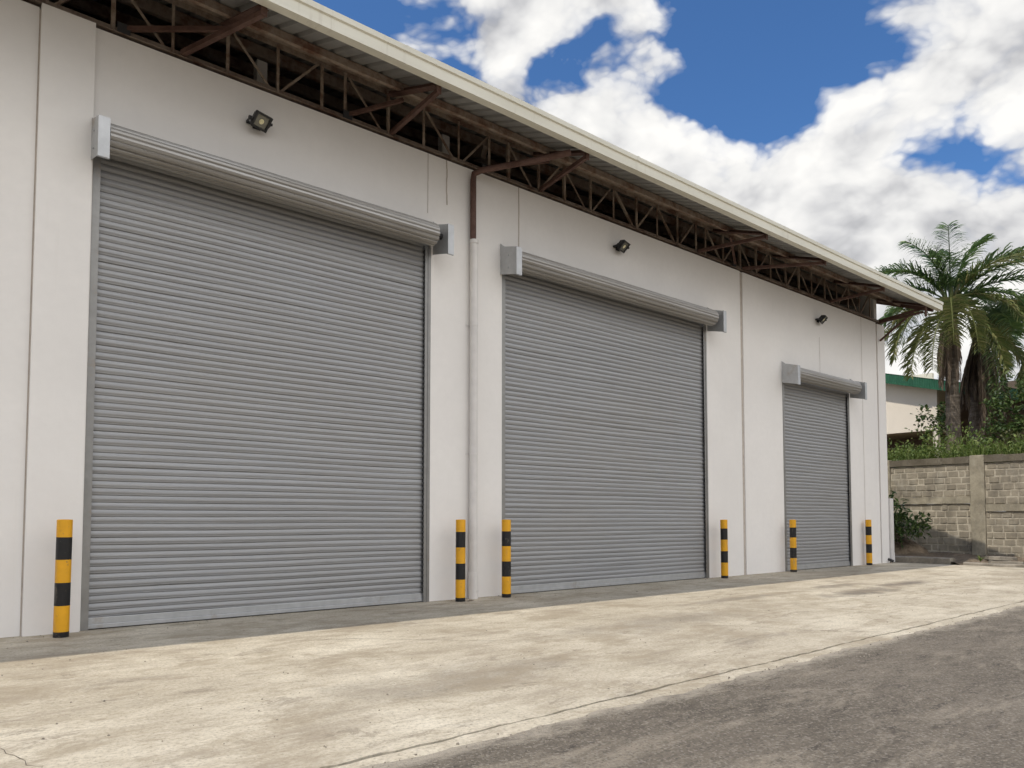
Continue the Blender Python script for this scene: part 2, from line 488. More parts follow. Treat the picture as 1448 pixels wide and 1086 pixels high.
# earth terrace between concrete and block wall, with a rough old kerb in front
def heights(x, y):
    return .10 + .03 * math.sin(2.3 * y + x) + .03 * math.sin(5.1 * x - 1.7 * y)
te = MB(); NX, NY = 30, 90
for i in range(NX + 1):
    for j in range(NY + 1):
        x = 22.02 + (30 - 22.02) * i / NX; y = -14 + 22 * j / NY
        z = heights(x, y) - (.07 if y < -1.6 else 0) + random.uniform(-.012, .012)
        if x < 22.4: z -= .05
        te.v.append((x, y, z))
for i in range(NX):
    for j in range(NY):
        a = i * (NY + 1) + j
        te.f.append((a, a + NY + 1, a + NY + 2, a + 1)); te.mi.append(0)
tag(te.build('earth_bank', M['earth'], smooth=True), kind='structure')
kb = MB()
def rough_strip(mb, y0, y1, x0, x1, z1, step=.13, jit=.015, z0=-.12):
    n = max(2, int((y1 - y0) / step)); prof_n = 4
    for j in range(n + 1):
        y = y0 + (y1 - y0) * j / n
        jz = random.uniform(-jit, jit); jx = random.uniform(-jit, jit)
        mb.v += [(x0 + jx, y, z0), (x0 + jx + .015, y, z1 + jz - .02), (x0 + jx + .04, y, z1 + jz), (x1, y, z1 + jz * .5), (x1, y, z0)]
    b = len(mb.v) - (n + 1) * 5
    for j in range(n):
        for k in range(4):
            p = b + j * 5 + k
            mb.f.append((p, p + 5, p + 6, p + 1)); mb.mi.append(0)
    e = b + n * 5
    mb.f.append((b, b + 1, b + 2, b + 3, b + 4)); mb.f.append((e + 4, e + 3, e + 2, e + 1, e)); mb.mi += [0, 0]
rough_strip(kb, -1.45, 5.0, 22.0, 22.34, .17)
rough_strip(kb, -3.6, -1.75, 22.05, 22.30, .07, jit=.02)
rough_strip(kb, -13, -3.9, 22.02, 22.32, .045, jit=.02)
tag(kb.build('kerb', M['kerb']), kind='structure')

# ------------------------------------------------------------------ warehouse
XL, XR = -14.0, 21.72          # ends of the building
WT = 6.72                      # top of the front wall
DEPTH = 14.0
EY, EZ, SL = -1.30, 7.04, .37 # eave edge and roof slope
def roof_z(y):
    return EZ + SL * (y - EY) if y <= DEPTH / 2 else EZ + SL * (DEPTH - y - EY)
wh = empty('warehouse', (0, 0, 0), 0, 'long white warehouse with three grey roller doors under deep open-truss eaves', 'warehouse')
DOORS = [(1.72, 6.24, 5.16), (7.62, 13.19, 5.14), (16.19, 19.52, 4.40)]     # left, right, visible head height
w = MB(); T = .20
# front wall panels (piers, lintels); pilasters and panels butt with small steps and grooves
w.box(XL, 1.17, .0, T, -.1, WT - .01)
w.box(1.185, 1.70, -.06, T, -.1, WT + .015)                     # pilaster left of the first door
w.box(1.17, 1.185, .010, T, -.1, WT - .02)
w.box(1.72, 6.24, .0, T, 5.56, WT)                              # above door one
w.box(1.70, 1.72, .0, T, -.1, WT)
w.box(6.24, 7.62, .0, T, -.1, WT)
w.box(7.62, 13.19, .0, T, 5.54, WT)
w.box(13.19, 14.46, .0, T, -.1, WT)
w.box(14.46, 14.585, .032, T, -.1, WT - .005)                    # open vertical movement joint
w.box(14.585, 16.19, .012, T, -.1, WT + .004)
w.box(16.19, 19.52, .012, T, 4.80, WT + .004)
w.box(19.52, 21.20, .012, T, -.1, WT + .004)
w.box(21.20, 21.26, .05, T, -.1, WT)
w.box(21.26, XR, .0, T, -.1, WT - .02)
wall = w.build('wall', M['wall'], wh)
# other walls: ends with gables, rear
G = .18
for x0, x1 in ((XR - G, XR - .002), (XL + .002, XL + G)):
    w = MB()
    pts = [(T, -.1), (DEPTH, -.1), (DEPTH, roof_z(DEPTH) - .03), (DEPTH / 2, roof_z(DEPTH / 2) - .015), (T, roof_z(T) - .015)]
    vs = [(x0, a, b) for a, b in pts] + [(x1, a, b) for a, b in pts]
    k = len(pts)
    w.add(vs, [tuple(range(k - 1, -1, -1)), tuple(range(k, 2 * k))] + [(i, (i + 1) % k, k + (i + 1) % k, k + i) for i in range(k)])
    w.build('wall', M['wall'], wh)
w = MB(); w.box(XL + G, XR - G, DEPTH - G, DEPTH - .004, -.1, roof_z(DEPTH) - .3); w.build('wall', M['wall'], wh)
fl = MB(); fl.box(XL + G, XR - G, T, DEPTH - G, -.1, -.02); fl.build('floor_slab', M['concrete'], wh)
# hairline joints and the recessed filler in the panel joints
def joint(x, z0, z1, wd, y=0.0, jit=.0, mat='joint'):
    j = MB(); n = 14
    vs = []
    for i in range(n + 1):
        z = z0 + (z1 - z0) * i / n; dx = random.uniform(-jit, jit)
        vs += [(x - wd / 2 + dx, y - .003, z), (x + wd / 2 + dx, y - .003, z)]
    j.add(vs, [(2 * i, 2 * i + 1, 2 * i + 3, 2 * i + 2) for i in range(n)])
    j.build('wall_joint', M[mat], wall)
joint(6.175, 5.80, WT, .012, 0, .002, 'hairline')
joint(6.52, 6.02, WT, .022, 0, .006)
joint(7.98, 5.62, WT, .02, 0, .004)
joint(14.522, 0, WT - .02, .10, .03)
joint(18.0, 4.85, 5.80, .014, .012, .006, 'hairline')
joint(20.30, 0.0, WT, .02, .012, .004, 'hairline')
joint(21.23, 0.0, WT - .02, .05, .05)
joint(1.1775, 0, WT - .03, .0148, .008)

# roller doors ------------------------------------------------------
def make_door(x0, x1, head, seed):
    rnd = random.Random(seed)
    cz = head + .235; CR = .148; cy = -.225            # coil centre and radius
    pitch = .0795
    prof = [(0, .003), (.03, -.0035), (.16, -.0075), (.20, -.0055), (.22, -.0065), (.38, -.0115), (.46, -.0125), (.70, -.0085), (.93, -.0015), (.945, .006), (.985, .006)]
    topz = cz + .12
    xa, xb = x0 + .03, x1 - .016
    NXS = 11
    xs = [xa + (xb - xa) * i / (NXS - 1) for i in range(NXS)]
    mb = MB(); rows = []
    yb = .055
    z = .125; k = 0
    while z < topz:
        ph = rnd.uniform(0, 6.3); am = rnd.uniform(.0, .007) if rnd.random() < .35 else rnd.uniform(.0, .003); tl = rnd.uniform(-.004, .004)
        bow = [am * math.sin(ph + 4.2 * i / NXS) + rnd.uniform(-.0016, .0016) for i in range(NXS)]
        zz = [rnd.uniform(-.0022, .0022) + .004 * math.sin(k * .21 + i * .8) for i in range(NXS)]
        for fz, dy in prof:
            rows.append([(xs[i], yb + dy + bow[i] + tl * fz, z + (fz * pitch) + zz[i]) for i in range(NXS)])
        z += pitch; k += 1
    for r in rows: mb.v += r
    for j in range(len(rows) - 1):
        for i in range(NXS - 1):
            a = j * NXS + i
            mb.f.append((a, a + 1, a + NXS + 1, a + NXS)); mb.mi.append(0)
    door = mb.build('roller_door', M['shutter'], wh, smooth=True, sharp=35)
    b = MB(); b.box(xa, xb, yb - .025, yb + .02, .008, .055); b.box(xa, xb, yb - .018, yb + .018, .055, .128)
    b.build('bottom_rail', M['galv'], door, bevel=.004)
    # guides: channel in the reveal
    gL = MB(); gL.box(x0 + .003, x0 + .078, yb - .052, yb - .046, 0, head + .12); gL.box(x0 + .003, x0 + .012, yb - .045, yb + .05, 0, head + .12); gL.box(x0 + .003, x0 + .078, yb + .05, yb + .056, 0, head + .12)
    gL.box(x0 + .02, x0 + .032, yb - .057, yb - .053, .3, .34); gL.box(x0 + .02, x0 + .032, yb - .057, yb - .053, 1.6, 1.64)
    gL.build('guide_rail', M['guide'], door)
    gR = MB(); gR.box(x1 - .100, x1 - .003, yb - .052, yb - .046, 0, head + .12); gR.box(x1 - .012, x1 - .003, yb - .045, yb + .05, 0, head + .12)
    gR.box(x1 - .100, x1 - .003, yb + .05, yb + .056, 0, head + .12); gR.box(x1 - .050, x1 - .044, yb - .060, yb - .053, 0, head + .1)
    gR.build('guide_rail', M['guide'], door)
    # end locks: dark blocks riveted to every slat end
    e = MB(); z = .13; xl, xr = x1 - .119, x1 - .1005
    while z < head + .12:                                   # one comb-shaped strip: back bar plus a tooth per slat
        k0 = len(e.v); z1, z2 = z + pitch * .42, z + pitch
        if z == .13:
            e.v += [(xl, yb - .03, z), (xr, yb - .03, z)]
        lo = len(e.v) - 2
        e.v += [(xl, yb - .052, z + .002), (xr, yb - .052, z + .002), (xl, yb - .052, z1), (xr, yb - .052, z1), (xl, yb - .03, z1 + .002), (xr, yb - .03, z1 + .002), (xl, yb - .03, z2), (xr, yb - .03, z2)]
        for q in (0, 2, 4, 6):
            e.f.append((lo + q, lo + q + 1, lo + q + 3, lo + q + 2)); e.mi.append(0)
        z += pitch
    e.build('end_lock_strip', M['dark'], door)
    # coil with the look of rolled slats
    c = MB(); NS = 13; N = NS * 5; cx0, cx1 = x0 + .09, x1 - .10
    stations = [cx0 + (cx1 - cx0) * i / 7 for i in range(8)]
    for si, x in enumerate(stations):
        for a in range(N):
            sl, q = divmod(a, 5)
            t = 2 * PI * (sl + (0, .10, .42, .74, .88)[q]) / NS + .25
            rr = CR + (-.010, .004, .0085, .003, -.004)[q] + .014 * (a / N) + .0015 * math.sin(si * 1.7 + sl)
            c.v.append((x, cy + rr * math.cos(t), cz + rr * math.sin(t)))
    for si in range(7):
        for a in range(N):
            p = si * N + a; q = si * N + (a + 1) % N
            c.f.append((p, p + N, q + N, q)); c.mi.append(0)
    c.f.append(tuple(range(N))); c.f.append(tuple(7 * N + a for a in range(N - 1, -1, -1))); c.mi += [0, 0]
    c.build('door_coil', M['coil'], door, smooth=True, sharp=25)
    ax = MB(); ax.tube([(x0 - .03, cy, cz), (x1 + .03, cy, cz)], .045, 12); ax.build('axle', M['dark'], door, smooth=True, sharp=40)
    # end plates: sheared side sheet, front flange, lipped top
    for s, xe in ((-1, x0 - .035), (1, x1 + .03)):
        p = MB(); D = -.40
        q = [(-.002, cz + .30), (-.10, cz + .225), (D, cz + .14), (D, cz - .30), (-.002, cz - .21)]
        tt = .005
        vs = [(xe, a, b2) for a, b2 in q] + [(xe + tt, a, b2) for a, b2 in q]; k = 5
        p.add(vs, [tuple(range(k)), tuple(range(2 * k - 1, k - 1, -1))] + [((i + 1) % k, i, k + i, k + (i + 1) % k) for i in range(k)])
        fw = .115
        fa, fb = (xe, xe + fw) if s < 0 else (xe - .005, xe + .10)
        p.box(fa, fb, D - .006, D, cz - .30, cz + .14)                       # front flange
        p.box(fa, fb, D, D + .02, cz - .306, cz - .30)                        # turned lips
        p.box(fa, fb, D, D + .02, cz + .14, cz + .146)
        p.box(fb - .004, fb, D, D + .016, cz - .295, cz + .135)
        for bz in (-.15, .05):
            p.tube([(xe - .012 if s < 0 else xe - .002, -.2, cz + bz), (xe + .016 if s < 0 else xe + .014, -.2, cz + bz)], .012, 8)
        p.build('end_plate', M['galv'], door)
    return door
for i, (a, b, h_) in enumerate(DOORS):
    make_door(a, b, h_, 11 + i)

# roof ---------------------------------------------------------------
rf = MB(); x = XL - .5; prof = []
while x < 22.12:
    prof += [(x, 0), (x + .11, 0), (x + .135, .042), (x + .175, .042), (x + .20, 0)]; x += .25
prof.append((22.13, 0))
n = len(prof)
for yy in (EY, 1.5, 4.2, DEPTH / 2, 9.8, 12.5, DEPTH - EY):
    z = roof_z(min(yy, DEPTH / 2)) if yy <= DEPTH / 2 else roof_z(yy)
    rf.v += [(px, yy, z + pz) for px, pz in prof]
for r_ in range(6):
    for i in range(n - 1):
        a = r_ * n + i
        rf.f.append((a, a + 1, a + n + 1, a + n)); rf.mi.append(0)
roof = rf.build('roof', M['roof'], wh)
so = roof.modifiers.new('sheet', 'SOLIDIFY'); so.thickness = .004; so.offset = 1
# gutter: square-fronted box with a rolled lip
gp = [(-1.235, 7.10), (-1.235, 6.955), (-1.375, 6.945), (-1.378, 7.085), (-1.400, 7.098), (-1.404, 7.165), (-1.392, 7.172), (-1.388, 7.105), (-1.366, 7.092), (-1.363, 6.957), (-1.247, 6.967), (-1.247, 7.10)]
gm = MB(); X0, X1 = XL - .55, 22.18; k = len(gp)
segs = 14
for s_ in range(segs + 1):
    xx = X0 + (X1 - X0) * s_ / segs; dz = random.uniform(-.006, .006) if 0 < s_ < segs else 0
    gm.v += [(xx, a, b + dz) for a, b in gp]
for s_ in range(segs):
    for i in range(k):
        gm.f.append((s_ * k + i, s_ * k + (i + 1) % k, (s_ + 1) * k + (i + 1) % k, (s_ + 1) * k + i)); gm.mi.append(0)
gm.f.append(tuple(range(k - 1, -1, -1))); gm.f.append(tuple(segs * k + i for i in range(k))); gm.mi += [0, 0]
capy = [(-1.235, 7.10), (-1.235, 6.955), (-1.375, 6.945), (-1.378, 7.085), (-1.400, 7.098), (-1.404, 7.165)]
gm.add([(X1 + .001, a, b) for a, b in capy] + [(X1 + .005, a, b) for a, b in capy], [tuple(range(5, -1, -1)), tuple(range(6, 12))] + [(i, (i + 1) % 6, 6 + (i + 1) % 6, 6 + i) for i in range(6)])
gutter = gm.build('gutter', M['gutter'], roof)
for xj in (-3.1, .4, 4.9, 9.35, 13.9, 18.3):                  # overlapping sleeves at the gutter joints
    gj = MB(); gq = [(-1.233, 6.952), (-1.378, 6.941), (-1.381, 7.083), (-1.403, 7.096), (-1.407, 7.168)]
    gj.add([(xj, a, b) for a, b in gq] + [(xj + .05, a, b) for a, b in gq], [(i, i + 1, 6 + i, 5 + i) for i in range(4)])
    gj.build('gutter_sleeve', M['gutter'], gutter)
# purlins: C sections under the sheets
def purlin(y, m='purlin', x1=22.08, d=.16):
    z = roof_z(y) - .012
    p = MB()
    pr = [(0, 0), (.06, 0), (.06, -.02), (.055, -.02), (.055, -.006), (.006, -.006), (.006, -d + .006), (.055, -d + .006), (.055, -d + .02), (.06, -d + .02), (.06, -d), (0, -d)]
    p.add([(XL - .45, y + a, z + b) for a, b in pr] + [(x1, y + a, z + b) for a, b in pr],
          [tuple(range(11, -1, -1)), tuple(range(12, 24))] + [(i, (i + 1) % 12, 12 + (i + 1) % 12, 12 + i) for i in range(12)])
    p.build('purlin', M[m], roof)
purlin(-.36, d=.10)
for y in (.7, 1.9, 3.1, 4.3, 5.5, 6.6): purlin(y)
for y in (8.0, 9.2, 10.4, 11.6, 12.8, 14.0, 14.9): purlin(y)

# eave truss standing on the wall head ---------------------------------
TY, ZB, ZT = .045, 6.805, 7.46
tr = MB()
tr.sweep((XL, TY, ZB), (XR - .02, TY, ZB), [(-.04, -.035), (.04, -.035), (.04, -.028), (-.032, -.028), (-.032, .060), (-.04, .060)][::-1], (0, 0, 1))
tr.sweep((XL, TY + .09, ZB), (XR - .02, TY + .09, ZB), [(-.04, -.035), (.04, -.035), (.04, .045), (.032, .045), (.032, -.028), (-.04, -.028)][::-1], (0, 0, 1))
tr.sweep((XL, TY, ZT), (XR + .3, TY, ZT), [(-.045, -.04), (-.038, -.04), (-.038, .033), (.045, .033), (.045, .04), (-.045, .04)], (0, 0, 1))
truss = tr.build('eave_truss', M['chord'], wh)
def member(p, q, a=.05):
    mb = MB()
    mb.angle(p, q, a * random.uniform(.68, .92), .007, (0, 1, 0), random.choice((1, -1)))
    mb.build('web_member', M['web'], truss)
P = .645
bays = [(-7.0, -1.2), (-.664, 4.52), (4.87, 7.50), (7.82, 12.98), (13.30, 21.6)]
for x0, x1 in bays:
    x = x0; i = 0; fine = x0 > 13
    while x <= x1 + .05:
        last = x + P > x1 + .05
        jj = random.uniform(-.02, .02)
        member((x + jj, TY + .02, ZB), (x + jj, TY + .02, ZT), .042 if i % 2 else .055)
        if not last:
            a, b = ((ZT, ZB), (ZB, ZT))[i % 2]
            member((x + .03, TY + .05, a), (x + P - .03, TY + .05, b), .045)
        x += P; i += 1
# second, lighter lattice girder behind the last bay
lt = MB()
for zz in (6.92, 7.5):
    lt.bar((14.7, 1.15, zz), (XR - .25, 1.15, zz), .05, .05)
x = 14.8; i = 0
while x < 21.0:
    a, b = ((6.92, 7.5), (7.5, 6.92))[i % 2]
    lt.bar((x, 1.15, a), (x + .48, 1.15, b), .028, .028); x += .48; i += 1
lt.build('lattice_girder', M['web'], wh)
# stub columns behind the truss
for x, y in ((3.78, .42), (6.80, .42), (-1.6, .4), (11.9, 2.6)):
    c = MB(); c.box(x - .07, x + .07, y, y + .012, -.02, roof_z(y) - .3); c.box(x - .07, x - .058, y + .013, y + .12, -.02, roof_z(y) - .3)
    c.build('column', M['pvc'], wh)
# rafters inside
for x in (-6.0, .95, 7.65, 13.12, 21.3):
    r_ = MB(); r_.bar((x, .5, roof_z(.5) - .30), (x, DEPTH / 2, roof_z(DEPTH / 2) - .3), .1, .2); r_.bar((x, DEPTH / 2, roof_z(DEPTH / 2) - .3), (x, DEPTH - .5, roof_z(DEPTH - .5) - .3), .1, .2)
    r_.build('rafter', M['chord'], wh)

# eave brackets: (x at gutter, x of lower brace at wall, kind)
def bracket(xg, xw, mat='red', zw=ZB - .01, low=True):
    r_ = MB()
    o = (xg, -1.19, roof_z(-1.19) - .125); i_ = (xg, .06, roof_z(.06) - .15)
    r_.angle(o, i_, .065, .008, (0, 0, 1), 1)
    r_.angle((xg - .004, o[1], o[2]), (xg - .004, i_[1], i_[2]), .065, .008, (0, 0, 1), -1)
    r_.box(xg - .035, xg + .035, -1.225, -1.205, 6.86, roof_z(-1.2) - .03)
    r = r_.build('eave_bracket', M[mat], wh)
    if low:
        b = MB(); b.angle((xg, -1.19, 6.90), (xw, .02, zw), .06, .008, (0, 0, 1), 1)
        b.build('brace', M[mat], r)
    return r
bracket(-6.0, -6.0); bracket(-2.2, -2.2)
ba = bracket(3.15, 2.62); bb = bracket(5.53, 5.52); bc = bracket(8.36, 8.45)
bd = bracket(13.55, 12.95); be = bracket(15.95, 14.62); bf = bracket(18.9, 18.6)
for br_, xg, xi in ((ba, 3.15, 2.0), (bb, 5.53, 4.85), (bc, 8.36, 7.3), (bd, 13.55, 14.3)):
    k_ = MB(); k_.angle((xg, -.35, roof_z(-.35) - .25), (xi, .03, ZB + .03), .05, .008, (0, 0, 1), 1)
    k_.build('brace', M['red'], br_)
    g_ = MB(); g_.box(xi - .07, xi + .07, .02, .028, ZB - .03, ZB + .10); g_.build('gusset', M['dark'], br_)
be_ = bracket(21.45, 21.45, zw=ZB - .02)
k_ = MB(); k_.bar((21.36, -.03, 6.22), (21.45, -.93, 6.90), .045, .045); k_.build('brace', M['red'], be_)
k_ = MB(); k_.angle((21.45, -1.16, 6.80), (21.45, .1, 6.74), .05, .008, (0, 0, 1), 1); k_.build('brace', M['red'], be_)
k_ = MB(); k_.box(21.40, 21.50, -1.235, -1.20, 6.70, 7.03); k_.build('hanger_plate', M['red'], be_)
# verge rafter closing the open roof end
v_ = MB(); v_.bar((22.02, -1.2, roof_z(-1.2) - .10), (22.02, DEPTH / 2, roof_z(DEPTH / 2) - .10), .05, .12); v_.build('rafter', M['red'], wh)

# downpipes -------------------------------------------------------------
dp = MB()
path = [(8.05, -1.15, 6.90), (7.72, -.85, 6.80), (7.25, -.38, 6.70), (7.06, -.16, 6.665), (6.985, -.085, 6.62), (6.975, -.075, 6.52), (6.975, -.075, 5.52)]
dp.tube(path, .048, 14)
pipe = dp.build('downpipe', M['red'], wh, smooth=True, sharp=40)
d2 = MB(); d2.tube([(6.985, -.085, 5.56), (6.985, -.085, .34)], .062, 18); d2.tube([(6.985, -.085, 5.56), (6.985, -.085, 5.50)], .069, 18)
d2.build('pipe_sleeve', M['pvc'], pipe, smooth=True, sharp=40)
d3 = MB(); d3.tube([(6.985, -.085, .40), (6.985, -.085, .0)], .075, 18); d3.box(7.0, 7.03, -.166, -.155, .10, .13)
d3.build('pipe_boot', M['pvc'], pipe, smooth=True, sharp=40)
for zz in (2.2, 4.2):
    cl = MB(); cl.box(6.89, 7.08, -.006, -.003, zz, zz + .03); cl.tube([(6.985, -.085, zz), (6.985, -.085, zz + .03)], .066, 18); cl.build('pipe_clip', M['pvc'], pipe, smooth=True, sharp=40)
p2 = MB(); p2.box(21.74, 21.93, -.05, .09, .02, 1.80); p2.add([(21.74, -.055, .02), (21.93, -.055, .02), (21.93, -.055, .30), (21.74, -.055, .12)], [(0, 1, 2, 3)])
pp = p2.build('downpipe', M['pvc'], wh, bevel=.012)
p3 = MB(); p3.tube([(21.62, -.14, .05), (21.62, .0, .10)], .035, 12); p3.build('outlet', M['dark'], pp)

# ------------------------------------------------------------------ floodlights
def make_flood():
    root = empty('floodlight', (0, 0, 0))
    b = MB()
    w_, h_, d_ = .235, .20, .065
    # tapered housing: front frame then a smaller finned back
    fr = [(-w_ / 2, -d_ / 2, -h_ / 2), (w_ / 2, -d_ / 2, -h_ / 2), (w_ / 2, -d_ / 2, h_ / 2), (-w_ / 2, -d_ / 2, h_ / 2)]
    md = [(x, .0, z) for x, y, z in fr]
    bk = [(x * .72, d_, z * .66) for x, y, z in fr]
    i_ = .026
    inn = [(-w_ / 2 + i_, -d_ / 2, -h_ / 2 + i_), (w_ / 2 - i_, -d_ / 2, -h_ / 2 + i_), (w_ / 2 - i_, -d_ / 2, h_ / 2 - i_), (-w_ / 2 + i_, -d_ / 2, h_ / 2 - i_)]
    rec = [(x, -d_ / 2 + .018, z) for x, y, z in inn]
    b.add(fr + md + bk + inn + rec, [(0 + i, (i + 1) % 4, 12 + (i + 1) % 4, 12 + i) for i in range(4)] + [(12 + i, 12 + (i + 1) % 4, 16 + (i + 1) % 4, 16 + i) for i in range(4)] +
          [((i + 1) % 4, i, 4 + i, 4 + (i + 1) % 4) for i in range(4)] + [(4 + (i + 1) % 4, 4 + i, 8 + i, 8 + (i + 1) % 4) for i in range(4)] + [(8, 11, 10, 9)])
    for s in range(-3, 4):
        b.box(s * .024 - .003, s * .024 + .003, d_ * .98, d_ + .022, -.055, .055)
    hs = b.build('housing', M['lamp_body'], root, loc=(0, -.15, 0)); hs.rotation_euler = (R(44), 0, R(17))
    ln = MB()
    ln.add([(x, -d_ / 2 + .016, z) for x, y, z in inn], [(0, 1, 2, 3)])
    ln.build('lens', M['lamp_glass'], hs)
    ld = MB(); N = 12
    ld.add([(.034 * math.cos(2 * PI * a / N), -d_ / 2 + .012, .034 * math.sin(2 * PI * a / N)) for a in range(N)], [tuple(range(N))])
    ld.build('led', M['lamp_led'], hs)
    br = MB(); br.box(-.05, .05, -.012, -.001, -.05, .05)
    br.box(-.138, -.130, -.15, -.012, -.016, .016); br.box(.130, .138, -.15, -.012, -.016, .016); br.box(-.138, .138, -.024, -.012, -.016, .016)
    br.tube([(-.152, -.147, 0), (-.12, -.147, 0)], .026, 12); br.tube([(.150, -.147, 0), (.12, -.147, 0)], .018, 12)
    br.build('mounting_bracket', M['lamp_body'], root)
    return root
f0 = make_flood()
for i, (x, z, y, lb) in enumerate(((3.55, 6.23, 0, 'black floodlight with round yellow chip, above the roller door farthest from the block wall'),
                               (10.42, 6.27, 0, 'black floodlight above the middle roller door, below the eave truss'),
                               (17.93, 6.21, .012, 'black floodlight above the smallest roller door, nearest the palm trees'))):
    o = f0 if i == 0 else copy_tree(f0)
    o.location = (x, y, z); tag(o, lb, 'floodlight', 'floodlights above the roller doors')

# ------------------------------------------------------------------ bollards
def make_bollard():
    mb = MB(); N = 32; r = .0725
    zs = [0, .055, .32, .555, .79, 1.02, 1.195]
    mats = [1, 0, 1, 0, 1, 0]
    for z in zs: mb.v += [(r * math.cos(2 * PI * a / N), r * math.sin(2 * PI * a / N), z) for a in range(N)]
    for k in range(6):
        for a in range(N):
            mb.f.append((k * N + a, k * N + (a + 1) % N, (k + 1) * N + (a + 1) % N, (k + 1) * N + a)); mb.mi.append(mats[k])
    b = 7 * N
    for rr, z in ((.068, 1.2), (.03, 1.203)):
        mb.v += [(rr * math.cos(2 * PI * a / N), rr * math.sin(2 * PI * a / N), z) for a in range(N)]
    for k in (6, 7):
        for a in range(N):
            mb.f.append((k * N + a, k * N + (a + 1) % N, (k + 1) * N + (a + 1) % N, (k + 1) * N + a)); mb.mi.append(0)
    mb.f.append(tuple(8 * N + a for a in range(N))); mb.mi.append(0)
    return mb.build('bollard', [M['yellow'], M['black']], None, smooth=True, sharp=40)
bl = make_bollard()
BL = [(1.485, -.34, 'striped bollard at the near side of the first roller door, nearest to the camera'),
      (6.60, -.28, 'yellow and black striped bollard beside the white downpipe, on the first roller door side'),
      (7.50, -.26, 'yellow and black bollard at the near edge of the middle roller door, past the downpipe'),
      (13.36, -.25, 'yellow and black striped bollard at the far edge of the middle roller door'),
      (16.14, -.22, 'yellow and black striped bollard at the near edge of the smallest roller door'),
      (20.15, -.14, 'yellow and black striped bollard past the smallest roller door, closest to the block wall')]
for i, (x, y, lb) in enumerate(BL):
    o = bl if i == 0 else copy_tree(bl)
    o.location = (x, y, .002); o.rotation_euler = (R(random.uniform(-.4, .4)), R(random.uniform(-.6, .6)), random.uniform(0, 6))
    tag(o, lb, 'bollard', 'striped bollards guarding the roller doors')
lf = MB()
for k in range(4):
    a = -.5 + k * .5; c, s = math.cos(a), math.sin(a); L = .09 - .012 * abs(k - 1)
    lf.add([(0, 0, .008), (.5 * L * c - .014 * s, .5 * L * s + .014 * c, .024), (L * c, L * s, .010), (.5 * L * c + .014 * s, .5 * L * s - .014 * c, .014)], [(0, 1, 2, 3)])
lf.tube([(0, 0, .008), (-.06, .02, .012)], .003, 5)
tag(lf.build('dry_leaf', M['dead'], None, loc=(6.70, -.36, .001)), 'curled brown dry leaf on the concrete at the foot of a bollard', 'leaf')

# ------------------------------------------------------------------ block wall at the back of the yard (runs along Y at X = 26.8)
FX = 26.8; FH = 3.24
bw = empty('block_wall', (FX, -.6, 0), 0, 'weathered grey concrete block wall with cast posts and beams closing the yard', 'wall')
def rel(mb):           # vertices written in world space, stored relative to the thing's base
    mb.v = [(x - FX, y + .6, z) for x, y, z in mb.v]; return mb
posts = [2.28, -.62, -4.2, -7.8, -11.4, -15.0, 5.9]
PW = .21
def rough_box(mb, x0, x1, y0, y1, z0, z1, j=.008):
    v = [(x0, y0, z0), (x1, y0, z0), (x1, y1, z0), (x0, y1, z0), (x0, y0, z1), (x1, y0, z1), (x1, y1, z1), (x0, y1, z1)]
    v = [(a + random.uniform(-j, j), b + random.uniform(-j, j), c + random.uniform(-j, j)) for a, b, c in v]
    mb.add(v, [(0, 3, 2, 1), (4, 5, 6, 7), (0, 1, 5, 4), (1, 2, 6, 5), (2, 3, 7, 6), (3, 0, 4, 7)])
for p in posts:
    m = MB(); n = 10; y0, y1 = p - PW, p + PW
    for k in range(n + 1):
        z = -.1 + (FH + .02 + .1) * k / n; j = random.uniform(-.012, .012); j2 = random.uniform(-.012, .012)
        m.v += [(FX - .07 + j2 * .5, y0 + j, z), (FX + .25, y0 + j, z), (FX + .25, y1 + j2, z), (FX - .07 + j * .5, y1 + j2, z)]
    for k in range(n):
        for a in range(4):
            m.f.append((k * 4 + a, k * 4 + (a + 1) % 4, k * 4 + 4 + (a + 1) % 4, k * 4 + 4 + a)); m.mi.append(0)
    m.f.append(tuple(n * 4 + a for a in range(4))); m.mi.append(0)
    rel(m).build('post', M['cast'], bw, bevel=.015)
ps = sorted(posts)
